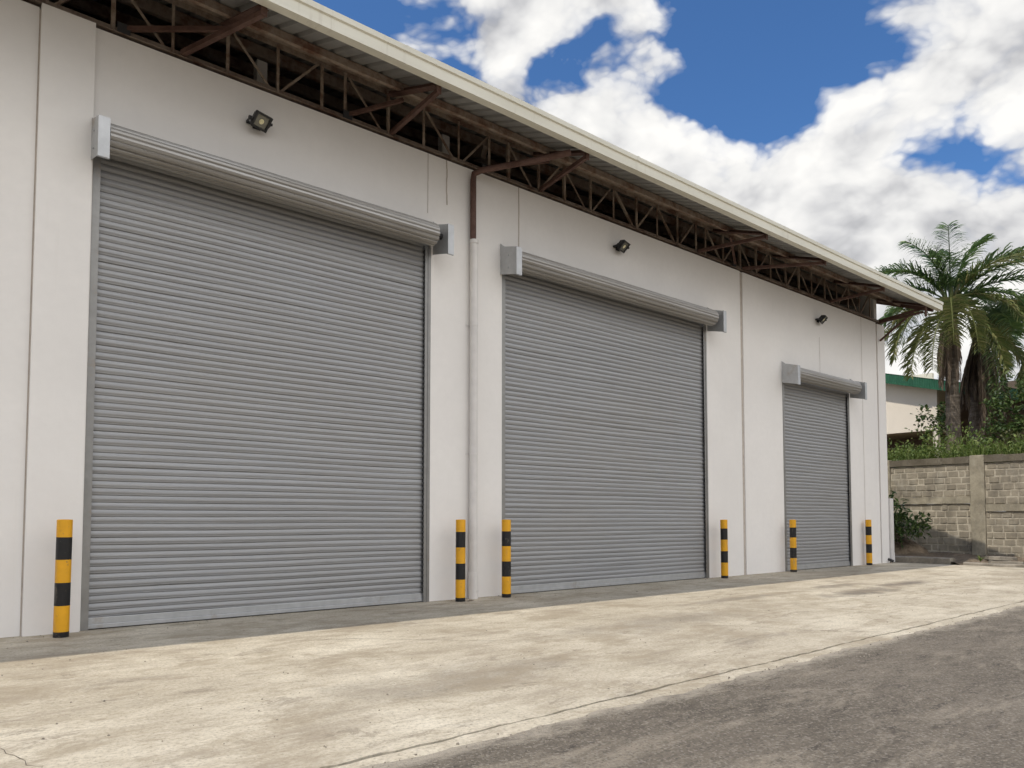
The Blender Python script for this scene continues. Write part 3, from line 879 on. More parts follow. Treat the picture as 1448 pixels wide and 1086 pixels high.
for a, b in zip(ps[:-1], ps[1:]):
    y0, y1 = a + PW + .004, b - PW - .004
    left = (b > 2)
    zm = 1.84 if left else 1.58                       # level of the middle beam
    m = MB()
    seg = 6
    for k in range(seg):
        rough_box(m, FX - .05, FX + .2, y0 + (y1 - y0) * k / seg + .001, y0 + (y1 - y0) * (k + 1) / seg - .001, FH - .22 + .0, FH + random.uniform(-.012, .012), .005)
    rel(m).build('top_beam', M['moss'], bw)
    m = MB()
    for k in range(seg):
        rough_box(m, FX - .045, FX + .2, y0 + (y1 - y0) * k / seg + .001, y0 + (y1 - y0) * (k + 1) / seg - .001, zm - .11, zm + .11, .006)
    rel(m).build('middle_beam', M['cast'], bw)
    for z0, z1 in ((-.05, zm - .115), (zm + .115, FH - .235)):
        m = MB()
        rows = max(1, round((z1 - z0) / .222)); rh = (z1 - z0) / rows
        m.add([(FX + .012, y0, z0), (FX + .012, y1, z0), (FX + .012, y1, z1), (FX + .012, y0, z1), (FX + .19, y0, z0), (FX + .19, y1, z0), (FX + .19, y1, z1), (FX + .19, y0, z1)],
              [(3, 2, 1, 0), (4, 5, 6, 7), (0, 1, 5, 4), (1, 2, 6, 5), (2, 3, 7, 6), (3, 0, 4, 7)], 1)
        for r_ in range(rows):
            y = y0 - (random.uniform(.05, .3)); za = z0 + r_ * rh
            while y < y1:
                bwid = .325 * random.choice((1, 1, 1, 1, .92, .6)) + random.uniform(-.02, .02)
                jy = random.uniform(.010, .018); ya, yb_ = max(y + jy, y0 + .005), min(y + bwid - jy, y1 - .005)
                if yb_ - ya > .05:
                    d = random.uniform(-.012, .010)
                    jz = random.uniform(.010, .021); q = .012
                    f = [(FX + d, ya + q, za + jz + q), (FX + d, yb_ - q, za + jz + q), (FX + d, yb_ - q, za + rh - jz - q), (FX + d, ya + q, za + rh - jz - q)]
                    f = [(x_ + random.uniform(-.004, .004), y_ + random.uniform(-.006, .006), z_ + random.uniform(-.006, .006)) for x_, y_, z_ in f]
                    e = [(FX + .02, ya, za + jz), (FX + .02, yb_, za + jz), (FX + .02, yb_, za + rh - jz), (FX + .02, ya, za + rh - jz)]
                    m.add(f + e, [(3, 2, 1, 0)] + [((i + 1) % 4, 4 + (i + 1) % 4, 4 + i, i)[::-1] for i in range(4)], 0)
                y += bwid
        rel(m).build('block_panel', [M['block'], M['mortar']], bw)

# higher ground behind the wall
emb = MB(); NX, NY = 40, 50
for i in range(NX + 1):
    for j in range(NY + 1):
        x = FX + .22 + (90 - FX) * (i / NX) ** 1.5; y = -30 + 70 * j / NY
        z = 2.75 + 1.2 * min(1, i / 12) + .12 * math.sin(x * .9 + y) + random.uniform(-.05, .05)
        if i == 0: z = 2.7
        emb.v.append((x, y, z))
for i in range(NX):
    for j in range(NY):
        a = i * (NY + 1) + j
        emb.f.append((a, a + NY + 1, a + NY + 2, a + 1)); emb.mi.append(0)
tag(emb.build('hillside', M['earth'], smooth=True), kind='structure')

# ------------------------------------------------------------------ plants
def leaf(mb, p, d, n, L, W, fold=.25, mi=0):
    """one leaf: a bent four-triangle blade"""
    d = d.normalized(); s = d.cross(n)
    if s.length < 1e-4: s = d.cross(Vector((1, 0, 0)))
    s.normalize(); u = s.cross(d)
    m = p + d * L * .5 + u * L * fold * .5
    t = p + d * L
    mb.add([p, m + s * W, t, m - s * W], [(0, 1, 2, 3)], mi)
def rdir(rnd):
    z = rnd.uniform(-1, 1); a = rnd.uniform(0, 2 * PI); q = math.sqrt(1 - z * z)
    return Vector((q * math.cos(a), q * math.sin(a), z))
def foliage(rnd, lobes, count, L, W, up=.3, shell=.55):
    mb = MB()
    tot = sum(r[0] * r[1] * r[2] for c, r in lobes)
    for c, r in lobes:
        k = int(count * r[0] * r[1] * r[2] / tot)
        # clumps of leaves on twigs
        while k > 0:
            d = rdir(rnd)
            if d.z < -.5: d.z *= .4
            rad = rnd.uniform(shell, 1.05)
            base = Vector((c[0] + d.x * r[0] * rad, c[1] + d.y * r[1] * rad, c[2] + d.z * r[2] * rad))
            m = rnd.randint(5, 11)
            tw = (d + rdir(rnd) * .7 + Vector((0, 0, up))).normalized()
            for q in range(m):
                p = base + tw * (q / m) * L * 2.2 + rdir(rnd) * L * .35
                ld = (tw * .4 + rdir(rnd)).normalized()
                leaf(mb, p, ld, (rdir(rnd) * .6 + Vector((0, 0, 1))), L * rnd.uniform(.6, 1.25), W * rnd.uniform(.7, 1.2))
            k -= m
    return mb

def frond(rnd, az, el, L, droop, leaf_len=.62, dead=False, twist=0, pw=1.35):
    mb = MB()
    N = 26 if not dead else 20
    p = Vector((0, 0, 0)); pts = [p.copy()]; dirs = []
    e = el
    for i in range(N):
        s = (i + 1) / N
        e = el - droop * s ** pw
        e = max(e, -R(88))
        a = az + twist * s
        d = Vector((math.cos(e) * math.cos(a), math.cos(e) * math.sin(a), math.sin(e)))
        p = p + d * (L / N); pts.append(p.copy()); dirs.append(d)
    mb.tube(pts, [.035 * (1 - .85 * i / N) + .004 for i in range(N + 1)], 5, mi=0)
    per = 4
    for i in range(3 if not dead else 2, N):
        s = i / N
        ll = leaf_len * (math.sin(min(1, s * 1.25 + .12) * PI * .80) ** .7) * (1 if not dead else .8)
        if s > .8: ll *= (1 - (s - .8) * 2.2)
        d = dirs[i]
        side = d.cross(Vector((0, 0, 1)))
        if side.length < .05: side = Vector((-math.sin(az), math.cos(az), 0))
        side.normalize(); nrm = side.cross(d)
        for sg in (-1, 1):
            for q in range(per):
                b = pts[i] + (pts[i + 1] - pts[i]) * ((q + rnd.random() * .6) / per)
                plume = rnd.uniform(-.30, .60)
                ld = (side * sg * rnd.uniform(.75, 1.0) + d * rnd.uniform(.35, .75) + nrm * plume).normalized()
                l1 = ll * rnd.uniform(.75, 1.1)
                g_ = Vector((0, 0, -1))
                if dead: ld = (ld * .5 + g_ * 1.0).normalized()
                k1, k2 = (.5, .75) if not dead else (.8, 1.1)
                m1 = b + ld * l1 * .45
                d2 = (ld + g_ * rnd.uniform(.4, 1.0) * k1).normalized(); m2 = m1 + d2 * l1 * .33
                d3 = (d2 + g_ * rnd.uniform(.5, 1.2) * k2).normalized(); t = m2 + d3 * l1 * .26
                ws = ld.cross(d + nrm * .3)
                if ws.length < 1e-3: continue
                ws.normalize(); W = .0245 * rnd.uniform(.75, 1.25) * (.8 if dead else 1)
                mb.add([b - ws * W * .5, b + ws * W * .5, m1 + ws * W, m1 - ws * W, m2 + ws * W * .75, m2 - ws * W * .75, t],
                       [(0, 1, 2, 3), (3, 2, 4, 5), (5, 4, 6)], 0)
    return mb

def palm(loc, height, r0, r1, lean, seed, specs, dead_specs, label, skirt=.5):
    rnd = random.Random(seed)
    root = empty('palm_tree', loc, 0, label, 'palm tree')
    t = MB(); n = 26; pts = []; rr = []
    for i in range(n + 1):
        s = i / n
        pts.append((lean[0] * s * s, lean[1] * s * s + .03 * math.sin(4 * s), height * s - .3 * (1 - s)))
        rr.append((r0 + (r1 - r0) * s) * (1 + .05 * (1 if i % 2 else -1)) * (1 + .35 * max(0, .12 - s) / .12))
    t.tube(pts, rr, 14)
    trunk = t.build('trunk', M['bark'], root, smooth=True)
    top = Vector(pts[-1])
    # leaf bases / crownshaft
    bt = MB()
    for k in range(16):
        a = k * 2.4; z0 = -.5 + .045 * k
        d = Vector((math.cos(a), math.sin(a), 0))
        bt.tube([top + d * r1 * .7 + Vector((0, 0, z0)), top + d * (r1 * 1.15) + Vector((0, 0, z0 + .30)), top + d * (r1 * 1.7) + Vector((0, 0, z0 + .62))], [.10, .075, .03], 6)
    bt.build('leaf_bases', M['frond_old'], root, smooth=True)
    for i, (az, el, L, dr, old, pw) in enumerate(specs):
        mb = frond(rnd, R(az), R(el), L, R(dr), rnd.uniform(.72, .92) * (1.22 if el > 20 and pw > .8 else 1), False, rnd.uniform(-.15, .15), pw)
        d = Vector((math.cos(R(az)), math.sin(R(az)), 0))
        o = mb.build('frond', M['frond_old'] if old else M['frond'], root)
        o.location = top + d * r1 * .8 + Vector((0, 0, .25 - (.5 if el < 0 else 0) * 1))
    for az, L, dz in dead_specs:
        mb = frond(rnd, R(az), R(rnd.uniform(-87, -66)), L * rnd.uniform(.45, 1.0), R(20), .75, True, rnd.uniform(-.3, .3))
        d = Vector((math.cos(R(az)), math.sin(R(az)), 0))
        o = mb.build('dead_frond', M['dead'], root); o.location = top + d * r1 * 1.0 + Vector((0, 0, dz))
    return root

# The picture's left is roughly +Y/-X side of the tree (azimuth about 130 deg), its right about -50 deg, the camera lies at about 199 deg
spA = [  # azimuth, starting elevation, length, droop, olive
    (110, 74, 4.0, 122, 0), (122, 60, 3.7, 96, 0), (30, 88, 3.1, 60, 0), (205, 86, 3.1, 66, 0), (-30, 85, 3.2, 62, 0), (140, 84, 3.1, 70, 0), (10, 72, 3.3, 104, 0),
    (-66, 66, 4.5, 112, 0), (-105, 52, 4.2, 98, 1), (-88, 44, 4.4, 92, 0), (-72, 26, 4.2, 72, 0), (-84, 24, 4.8, 118, 0, .9), (-98, 14, 4.2, 106, 1, .8),
    (116, 40, 3.4, 66, 0), (126, 22, 3.6, 98, 0, .9), (111, 34, 5.2, 132, 0, .72), (121, 18, 4.6, 112, 1, .72), (135, 4, 3.6, 90, 1, .7),
    (199, 8, 3.0, 92, 1, .6), (172, 0, 3.3, 86, 1, .6), (228, 4, 3.3, 90, 1, .6), (150, -6, 3.4, 82, 1, .6), (60, 26, 3.6, 98, 0), (-15, 30, 3.6, 98, 0), (-95, -8, 3.6, 80, 1, .6)]
spA = [(q[0] + random.uniform(-4, 4), q[1] + random.uniform(-3, 3), q[2], q[3], q[4], q[5] if len(q) > 5 else 1.2) for q in spA]
deadA = [(random.uniform(0, 360), random.uniform(2.4, 3.6), random.uniform(-.5, -.1)) for _ in range(8)] + [(140 + 4 * q, random.uniform(3.4, 4.4), -.3 - .05 * (q % 4)) for q in range(8)]
palm((32.6, 2.02, 3.6), 6.2, .28, .20, (.1, .05), 3, spA, deadA, 'tall feathery palm with thick grey trunk, in front of the green roofed house')
spB = []
for i in range(13):
    s = i / 12
    el = 66 - 74 * s + random.uniform(-6, 6)
    az = -70 + 75 * math.sin(i * 2.1) + random.uniform(-10, 10)
    spB.append((az, el, 3.2 + random.uniform(-.3, .5), 104 + 20 * s + random.uniform(-12, 12), s > .5 and i % 2 == 0, .95))
deadB = [(random.uniform(0, 360), random.uniform(3.2, 4.4), random.uniform(-.6, -.1)) for _ in range(22)] + [(180 + 9 * q, random.uniform(3.6, 4.6), -.3) for q in range(8)]
palm((35.0, 1.98, 3.8), 5.2, .30, .26, (.0, -.2), 9, spB, deadB, 'palm with a long skirt of hanging dead brown fronds, behind the tall feathery palm')

def shrub(name, loc, lobes, count, L, W, mat, seed, label, cat, stems=5, up=.3, group=None):
    rnd = random.Random(seed)
    root = empty(name, loc, 0, label, cat, group)
    foliage(rnd, lobes, count, L, W, up).build('foliage', M[mat], root)
    st = MB()
    for k in range(stems):
        c, r = rnd.choice(lobes)
        e = Vector(c) + rdir(rnd) * min(r) * .6
        b = Vector((rnd.uniform(-.25, .25), rnd.uniform(-.25, .25), -.2))
        mid = (b + e) * .5 + rdir(rnd) * .12
        st.tube([b, mid, e], [.03, .02, .008], 5)
    st.build('stem', M['stem'], root)
    return root
shrub('shrub', (31.8, -.75, 3.5), [((0, .2, 1.45), (1.15, 1.05, 1.5)), ((.3, -1.2, 1.6), (1.3, 1.2, 1.5)), ((-.3, .95, .35), (.8, .6, .6)), ((.2, -3.2, 1.6), (1.4, 1.4, 1.7))], 6400, .17, .055, 'bush', 21,
      'big dark green leafy shrub behind the block wall, beside the palm with the dead skirt', 'shrub', 8)
shrub('shrub', (29.6, -1.15, 2.85), [((0, 0, .75), (.8, .75, .75)), ((.2, -.9, .6), (.7, .7, .6)), ((0, -2.4, .8), (.8, 1.0, .8))], 2600, .12, .045, 'bush3', 22,
      'olive brown twiggy shrub just behind the block wall, below the dark green shrub', 'shrub', 7)
shrub('small_tree', (36.8, 4.25, 3.9), [((0, 0, 1.9), (.6, .6, .5)), ((-.2, -.5, 1.45), (.45, .45, .35)), ((.1, .55, 1.35), (.4, .4, .3))], 420, .2, .07, 'bush', 23,
      'small leafy tree standing against the cream wall of the green roofed house', 'tree', 4)
shrub('shrub', (36.0, -4.6, 3.8), [((0, 0, 1.7), (1.8, 1.8, 1.9)), ((0, 2.2, 1.3), (1.4, 1.5, 1.5)), ((.5, -3.0, 1.9), (1.8, 1.8, 2.1))], 3600, .19, .06, 'bush', 25,
      'tall dense green shrub farthest behind the block wall under the dark roof', 'shrub', 6)

# undergrowth along the top of the wall
rnd = random.Random(31)
ug = MB()
for i in range(1250):
    x = FX + .5 + rnd.random() ** 1.3 * 3.2; y = rnd.uniform(-9, 6.0)
    z = 2.72 + .25 * rnd.random() + .16 * (x - FX)
    h_ = rnd.uniform(.45, 1.25) * (1.0 + .3 * math.sin(y * 1.7))
    base = Vector((x, y, z - .1)); tip = Vector((rnd.gauss(0, .28), rnd.gauss(0, .32), 1)).normalized()
    for q in range(11):
        s = rnd.random()
        p = base + tip * h_ * s + rdir(rnd) * .07
        leaf(ug, p, (rdir(rnd) + tip * .5), Vector((0, 0, 1)) + rdir(rnd) * .5, rnd.uniform(.09, .19), rnd.uniform(.02, .045))
tag(ug.build('undergrowth', M['bush2']), 'tangled light green weeds growing along the top of the block wall', 'undergrowth', None, 'stuff')
gr = MB()
for i in range(420):
    x = FX + .35 + rnd.random() * 2.2; y = rnd.uniform(-8, 5.6)
    k = rnd.randint(4, 8)
    for q in range(k):
        b = Vector((x + rnd.gauss(0, .05), y + rnd.gauss(0, .05), 2.75 + .14 * (x - FX)))
        a = rnd.uniform(0, 2 * PI); L = rnd.uniform(.55, 1.35); sp = rnd.uniform(.2, .7)
        d = Vector((math.cos(a) * sp, math.sin(a) * sp, 1)).normalized(); s = Vector((-math.sin(a), math.cos(a), 0)) * rnd.uniform(.008, .018)
        m = b + d * L * .6; t = m + (d + Vector((math.cos(a), math.sin(a), -.8)) * .7).normalized() * L * .45
        gr.add([b - s, b + s, m + s * .8, m - s * .8, t], [(0, 1, 2, 3), (3, 2, 4)])
tag(gr.build('tall_grass', M['bush2']), 'long green grass blades leaning over the block wall', 'grass', None, 'stuff')
# spiky long-leaved plants and climbing shoots rising from it
def blades(name, loc, n, L, seed, label, mat='bush2', wd=.03, sp0=.3, sp1=1.0):
    rnd = random.Random(seed); mb = MB()
    for q in range(n):
        a = rnd.uniform(0, 2 * PI); l = L * rnd.uniform(.6, 1.1); sp = rnd.uniform(sp0, sp1)
        d = Vector((math.cos(a) * sp, math.sin(a) * sp, 1)).normalized(); s = Vector((-math.sin(a), math.cos(a), 0)) * wd * rnd.uniform(.7, 1.2)
        b = Vector((0, 0, 0)); m = b + d * l * .55; t = m + (d + Vector((math.cos(a), math.sin(a), -.9)) * .6).normalized() * l * .5
        mb.add([b - s * .6, b + s * .6, m + s, m - s, t], [(0, 1, 2, 3), (3, 2, 4)])
    o = mb.build(name, M[mat], None, loc=loc)
    return tag(o, label, 'plant')
blades('spiky_plant', (28.6, -.05, 3.0), 46, 1.0, 41, 'spiky long-leaved green plant behind the block wall post, under the skirted palm')
blades('spiky_plant', (28.3, 1.75, 3.0), 30, .9, 42, 'spiky long-leaved green plant above the block wall, near the warehouse corner')
shrub('climbing_plant', (28.5, 1.55, 3.0), [((0, 0, .8), (.16, .16, .55)), ((0, .1, .3), (.4, .4, .35))], 420, .13, .05, 'bush2', 43, 'upright leafy climber in front of the dark opening of the cream house', 'plant', 3)

# plants in the shaded corner by the warehouse end
mo = MB(); NR, NA = 12, 40
for i in range(NR + 1):
    s = i / NR
    for j in range(NA):
        a = 2 * PI * j / NA
        rx, ry = 1.6 * s, 1.75 * s
        z = 1.1 * (1 - s) ** .9 * (1 + .18 * math.sin(3 * a + 7 * s)) + .08 + random.uniform(-.05, .05) * (1 if s < 1 else 0)
        if s == 1: z = -.05
        mo.v.append((25.6 + rx * math.cos(a), 2.2 + ry * math.sin(a), z))
for i in range(NR):
    for j in range(NA):
        a = i * NA + j; b = i * NA + (j + 1) % NA
        mo.f.append((a, a + NA, b + NA, b)); mo.mi.append(0)
tag(mo.build('soil_mound', M['earth'], smooth=True), kind='structure')
shrub('bush', (25.2, 1.55, .80), [((-.1, .35, .55), (.6, .75, .6)), ((-.15, -.45, .2), (.5, .6, .42)), ((0, 1.0, .8), (.55, .55, .55))], 2300, .2, .045, 'bush', 51,
      'low dark green bush on a soil mound between the warehouse end and the block wall', 'bush', 8, -.1)
# dry roots and twigs trailing down the mound
rt = MB(); rnd = random.Random(61)
for i in range(140):
    a = rnd.uniform(PI * .6, PI * 1.75); s0 = rnd.uniform(.2, .6); s1 = s0 + rnd.uniform(.2, .5)
    def mp(s, a): return Vector((25.6 + 1.6 * s * math.cos(a), 2.2 + 1.75 * s * math.sin(a), .95 * max(0, 1 - s) ** .9 + .13 + rnd.uniform(0, .05)))
    rt.tube([mp(s0, a), mp((s0 + s1) / 2, a + rnd.uniform(-.12, .12)), mp(min(s1, 1), a + rnd.uniform(-.2, .2))], [.009, .007, .003], 4)
tag(rt.build('dry_twigs', M['dead']), 'dry brown roots and twigs hanging down the soil mound', 'twigs', None, 'stuff')
# weeds and rubble by the kerb
for i, (x, y, L, lb) in enumerate(((22.55, -2.0, .24, 'small grass tuft growing at the broken end of the kerb'), (22.5, .35, .26, 'small grass tuft at the kerb by the warehouse corner'))):
    tag(blades('grass_tuft', (x, y, .08), 40, L, 70 + i, lb, 'bush2', .008, .2, .9), None, 'grass', 'grass tufts along the kerb')
ch = [(22.9, -2.5, .45, .3, .06, 'flat broken concrete slab lying past the kerb end, nearest the grass tuft'), (23.3, -3.2, .55, .35, .07, 'flat broken concrete slab on the earth, middle of the loose ones'),
      (22.7, -4.0, .4, .3, .06, 'flat broken concrete slab lying on the earth, farthest from the grass tuft'), (24.2, -2.0, .5, .3, .08, 'flat broken concrete slab lying close below the block wall post')]
for x, y, a, b, h_, lb in ch:
    m = MB(); N = 7
    rs = [random.uniform(.7, 1.1) for _ in range(N)]
    for z, k in ((-.03, 1.05), (h_ * .8, 1.0), (h_, .93)):
        m.v += [(a * k * rs[i] * math.cos(2 * PI * i / N), b * k * rs[i] * math.sin(2 * PI * i / N), z + random.uniform(-.01, .01)) for i in range(N)]
    for q in range(2):
        for i in range(N):
            m.f.append((q * N + i, q * N + (i + 1) % N, (q + 1) * N + (i + 1) % N, (q + 1) * N + i)); m.mi.append(0)
    m.f.append(tuple(2 * N + i for i in range(N))); m.mi.append(0)
    o = m.build('concrete_slab', M['kerb'], None, loc=(x, y, heights(x, y) - .06)); o.rotation_euler = (R(random.uniform(-4, 4)), R(random.uniform(-4, 4)), random.uniform(0, 3))
    tag(o, lb, 'rubble', 'broken concrete slabs by the kerb')

# ------------------------------------------------------------------ houses behind
HX = 39.0
hs = empty('house', (HX, 6, 3.9), 0, 'cream walled house with a green corrugated roof edge beyond the block wall', 'house')
def rh(mb): mb.v = [(x - HX, y - 6, z - 3.9) for x, y, z in mb.v]; return mb
m = MB(); m.box(HX, HX + .25, 5.15, 14, 5.55, 8.35); m.box(HX + .002, HX + 9, 5.15, 5.40, 5.55, 8.0); rh(m).build('wall', M['housewall'], hs)
m = MB(); m.box(HX - .06, HX + .22, 4.93, 5.148, 3.0, 8.0); rh(m).build('column', M['housewall'], hs)
m = MB(); m.box(HX - .03, HX + .2, 9.6, 9.85, 3.0, 5.548); rh(m).build('column', M['housewall'], hs)
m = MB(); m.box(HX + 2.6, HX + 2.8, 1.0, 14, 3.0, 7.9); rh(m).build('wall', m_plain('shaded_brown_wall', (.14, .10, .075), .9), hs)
m = MB(); m.box(HX + .25, HX + 2.59, 5.4, 14, 5.5, 5.54); rh(m).build('floor_slab', M['cast'], hs)
# roof slab falling towards the right with a ribbed fascia
m = MB(); yA, zA, yB, zB = 14.0, 10.22, .8, 6.62
sl = (zB - zA) / (yB - yA)
pts = []; y = yB; k = 0
while y < yA:
    pts.append((HX - .62 + (.035 if k % 2 else 0), y)); y += .055; k += 1
n = len(pts)
vs = [(x, y, zA + sl * (y - yA) - .30) for x, y in pts] + [(x, y, zA + sl * (y - yA) + .20) for x, y in pts]
m.add(vs, [(i + 1, i, n + i, n + i + 1) for i in range(n - 1)])
rh(m).build('fascia', M['green'], hs)
m = MB()
m.add([(HX - .63, yB - .02, zB + .2), (HX + 10, yB - .02, zB + .2), (HX + 10, yA, zA + .2), (HX - .63, yA, zA + .2), (HX - .57, yB - .02, zB + .12), (HX + 10, yB - .02, zB + .12), (HX + 10, yA, zA + .12), (HX - .57, yA, zA + .12)],
      [(0, 1, 2, 3), (7, 6, 5, 4), (0, 4, 5, 1), (1, 5, 6, 2), (2, 6, 7, 3), (3, 7, 4, 0)])
rh(m).build('roof', M['green'], hs)
h2 = empty('house', (52, 3, 4), 0, 'low building with a dark sheet roof far behind the shrubs', 'house')
m = MB(); m.box(.4, 8, -9, 3.2, -1, 4.6); m.build('wall', M['housewall'], h2)
m = MB()
m.add([(-.6, -10, 5.5), (9, -10, 6.0), (9, 4, 5.6), (-.6, 4, 4.95), (-.6, -10, 5.25), (9, -10, 5.75), (9, 4, 5.35), (-.6, 4, 4.7)], [(0, 1, 2, 3), (7, 6, 5, 4), (0, 4, 5, 1), (1, 5, 6, 2), (2, 6, 7, 3), (3, 7, 4, 0)])
m.build('roof', M['darkroof'], h2)

# ------------------------------------------------------------------ light
SUN_EL = R(56.5)
az = math.atan2(.042, -1.0)                 # towards the sun: along -X, a touch behind the front wall
to_sun = Vector((math.cos(SUN_EL) * math.cos(az), math.cos(SUN_EL) * math.sin(az), math.sin(SUN_EL)))
sd = bpy.data.lights.new('sun', 'SUN'); sd.energy = 2.3; sd.angle = R(.5); sd.color = (1.0, .93, .82)
so_ = bpy.data.objects.new('sun', sd); COL.objects.link(so_)
so_.rotation_euler = to_sun.to_track_quat('Z', 'Y').to_euler()

wd = bpy.data.worlds.new('World'); scene.world = wd; wd.use_nodes = True
nt = wd.node_tree
for nd in list(nt.nodes): nt.nodes.remove(nd)
def N(typ, **kw):
    nd = nt.nodes.new(typ)
    for k, v in kw.items(): setattr(nd, k, v)
    return nd
def LK(a, b): nt.links.new(a, b)
def MA(op, a, b=None, c=None, clamp=False):
    nd = N('ShaderNodeMath', operation=op); nd.use_clamp = clamp
    for i, v in enumerate((a, b, c)):
        if v is None: continue
        if isinstance(v, (int, float)): nd.inputs[i].default_value = v
        else: LK(v, nd.inputs[i])
    return nd.outputs[0]
def VM(op, a, b):
    nd = N('ShaderNodeVectorMath', operation=op)
    for i, v in enumerate((a, b)):
        if isinstance(v, (tuple, list, Vector)): nd.inputs[i].default_value = v
        else: LK(v, nd.inputs[i])
    return nd.outputs['Value'] if op == 'DOT_PRODUCT' else nd.outputs[0]
sky = N('ShaderNodeTexSky'); sky.sky_type = 'NISHITA'; sky.sun_disc = False
sky.sun_elevation = SUN_EL; sky.sun_rotation = PI / 2 - az
sky.air_density = 1.0; sky.dust_density = .4; sky.ozone_density = 2.5
tc = N('ShaderNodeTexCoord')
D = tc.outputs['Generated']
LOBES = [  # direction, tightness, weight (+ cloud, - open blue)
    ((.725, .45, .525), 170, -.30), ((.765, .415, .495), 320, -.28), ((.70, .50, .505), 420, -.16), ((.77, .39, .52), 200, -.22), ((.655, .55, .515), 700, -.12), ((.62, .585, .53), 1200, -.22),
    ((.73, .50, .455), 500, .26), ((.68, .56, .475), 500, .16),
    ((.865, .315, .39), 800, -.32), ((.885, .27, .395), 700, -.27), ((.90, .24, .37), 900, -.24), ((.83, .385, .41), 1500, -.12),
    ((.39, .73, .56), 260, -.36), ((.51, .69, .51), 1500, -.36), ((.58, .63, .52), 900, -.30), ((.60, .60, .54), 900, -.22), ((.47, .68, .56), 1800, -.18),
    ((.84, .31, .48), 110, .20), ((.80, .43, .41), 120, .20), ((.54, .65, .54), 170, .30), ((.625, .545, .56), 420, .26), ((.66, .59, .46), 200, .20), ((.91, .27, .32), 90, .16), ((.84, .39, .36), 120, .18)]
def density(vec, fine=True):
    mp = N('ShaderNodeMapping'); mp.inputs['Scale'].default_value = (1, 1, 1.5); LK(vec, mp.inputs['Vector'])
    wn = N('ShaderNodeTexNoise'); wn.inputs['Scale'].default_value = 7.0; wn.inputs['Detail'].default_value = 4 if fine else 1
    LK(mp.outputs[0], wn.inputs['Vector'])
    off = VM('SUBTRACT', wn.outputs['Color'], (.5, .5, .5))
    sc = N('ShaderNodeVectorMath', operation='SCALE'); sc.inputs['Scale'].default_value = .07; LK(off, sc.inputs[0])
    p = VM('ADD', mp.outputs[0], sc.outputs[0])
    n1 = N('ShaderNodeTexNoise'); n1.inputs['Scale'].default_value = 3.9; n1.inputs['Detail'].default_value = 8 if fine else 4; n1.inputs['Roughness'].default_value = .55
    LK(p, n1.inputs['Vector'])
    vo = N('ShaderNodeTexVoronoi', feature='F1'); vo.inputs['Scale'].default_value = 12; vo.inputs['Detail'].default_value = 1.5 if not fine else 3.0; vo.inputs['Roughness'].default_value = .62
    LK(p, vo.inputs['Vector'])
    bil = MA('SUBTRACT', .5, vo.outputs['Distance'])
    d = MA('ADD', n1.outputs['Fac'], MA('MULTIPLY', bil, .26))
    return d, wn.outputs['Color']
def lobe_sum(vec):
    d = None
    for c, k, w_ in LOBES:
        dt = VM('DOT_PRODUCT', vec, tuple(Vector(c).normalized() * k))
        g_ = MA('MULTIPLY', MA('POWER', 2.71828, MA('SUBTRACT', dt, float(k))), w_)
        d = g_ if d is None else MA('ADD', d, g_)
    return d
nrmz = N('ShaderNodeVectorMath', operation='NORMALIZE'); LK(D, nrmz.inputs[0])
Dn = nrmz.outputs[0]
n0, wcol = density(Dn)
wsc = N('ShaderNodeVectorMath', operation='SCALE'); wsc.inputs['Scale'].default_value = .17; LK(VM('SUBTRACT', wcol, (.5, .5, .5)), wsc.inputs[0])
d0 = MA('ADD', n0, lobe_sum(VM('NORMALIZE', VM('ADD', Dn, wsc.outputs[0]), (0, 0, 0))))
up_off = VM('NORMALIZE', VM('ADD', Dn, tuple(Vector((-.012, .006, .050)))), (0, 0, 0))
d1, _ = density(up_off, False)
def ramp(f, stops):
    nd = N('ShaderNodeValToRGB')
    while len(nd.color_ramp.elements) < len(stops): nd.color_ramp.elements.new(.5)
    for e, (p, c) in zip(nd.color_ramp.elements, stops):
        e.position = p; e.color = (c, c, c, 1) if isinstance(c, (int, float)) else (*c, 1)
    LK(f, nd.inputs[0]); return nd.outputs[0]
COV = .30
zz = N('ShaderNodeSeparateXYZ'); LK(Dn, zz.inputs[0])
d0 = MA('ADD', d0, MA('MULTIPLY', MA('SUBTRACT', .50, zz.outputs[2]), .45))
d0 = MA('ADD', d0, MA('MULTIPLY', MA('MULTIPLY', zz.outputs[1], -1.0, clamp=True), .25))          # thicker towards the horizon, plus extra unseen cloud added behind the camera for fill
cover = ramp(MA('SUBTRACT', d0, COV - .03), [(0.0, 0), (.05, .18), (.15, .84), (.27, 1)])
lit = MA('ADD', MA('MULTIPLY', MA('SUBTRACT', n0, d1), 2.4), .62)      # lighter where the cloud thins upwards
core = ramp(MA('SUBTRACT', d0, COV), [(.12, 0), (.62, 1)])
shade = MA('MULTIPLY_ADD', MA('SUBTRACT', lit, MA('MULTIPLY', core, .24)), .82, .16, clamp=True)
ccol = ramp(shade, [(0.0, (.46, .465, .485)), (.25, (.66, .66, .67)), (.50, (.85, .845, .835)), (.82, (1.0, .985, .955))])
sk = N('ShaderNodeMix', data_type='RGBA', blend_type='MULTIPLY'); sk.inputs['Factor'].default_value = 1
LK(sky.outputs[0], sk.inputs[6]); sk.inputs[7].default_value = (.50, .76, 1.02, 1)
bg_sky = N('ShaderNodeBackground'); bg_sky.inputs['Strength'].default_value = .10; LK(sk.outputs[2], bg_sky.inputs[0])
bg_cl = N('ShaderNodeBackground'); LK(ccol, bg_cl.inputs[0])
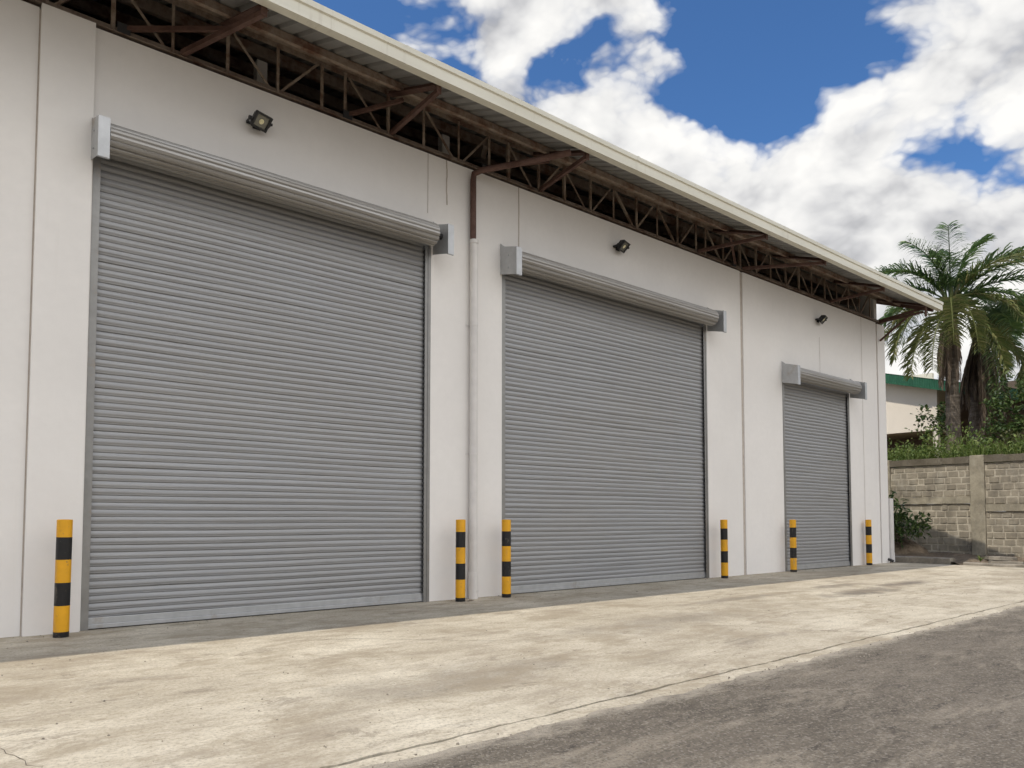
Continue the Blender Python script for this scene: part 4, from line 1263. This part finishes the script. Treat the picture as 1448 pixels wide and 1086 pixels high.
backw = MA('MULTIPLY', MA('MULTIPLY_ADD', zz.outputs[1], -1.6, .10, clamp=True), MA('MULTIPLY_ADD', zz.outputs[2], 2.6, -.75, clamp=True))
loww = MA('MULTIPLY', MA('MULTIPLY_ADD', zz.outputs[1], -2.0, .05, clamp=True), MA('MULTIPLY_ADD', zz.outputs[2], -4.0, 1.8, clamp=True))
LK(MA('SUBTRACT', MA('MULTIPLY_ADD', backw, 1.75, .74), MA('MULTIPLY', loww, .0)), bg_cl.inputs[1])     # unseen clouds behind the camera brightened, added as fill for the front wall
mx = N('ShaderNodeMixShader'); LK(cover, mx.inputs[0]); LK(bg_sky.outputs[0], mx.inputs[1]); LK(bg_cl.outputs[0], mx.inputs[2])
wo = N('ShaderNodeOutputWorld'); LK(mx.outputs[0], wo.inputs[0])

# ------------------------------------------------------------------ camera
W_, H_, F_ = 1448., 1086., 1060.
pit = R(2.8)
yaw = math.atan(1252 / F_ * math.cos(pit))
fh = Vector((math.cos(yaw), math.sin(yaw), 0)); rt_ = Vector((math.sin(yaw), -math.cos(yaw), 0)); uz = Vector((0, 0, 1))
fwd = fh * math.cos(pit) + uz * math.sin(pit); upv = uz * math.cos(pit) - fh * math.sin(pit)
cd = bpy.data.cameras.new('camera'); cam = bpy.data.objects.new('camera', cd); COL.objects.link(cam)
cd.sensor_width = 36; cd.lens = F_ / W_ * 36
cd.shift_y = (735 - 543 - F_ * math.tan(pit)) / W_
cd.clip_start = .05; cd.clip_end = 3000
mw = Matrix((rt_, upv, -fwd)).transposed().to_4x4(); mw.translation = Vector((0, -9.243, 1.2))
cam.matrix_world = mw
scene.camera = cam
scene.cycles.max_bounces = 5; scene.cycles.diffuse_bounces = 4; scene.cycles.glossy_bounces = 2; scene.cycles.transmission_bounces = 2
scene.cycles.use_adaptive_sampling = True; scene.cycles.adaptive_threshold = .02
scene.cycles.caustics_reflective = False; scene.cycles.caustics_refractive = False
vs_ = scene.view_settings
vs_.view_transform = 'Standard'; vs_.look = 'None'; vs_.exposure = .47; vs_.gamma = 1
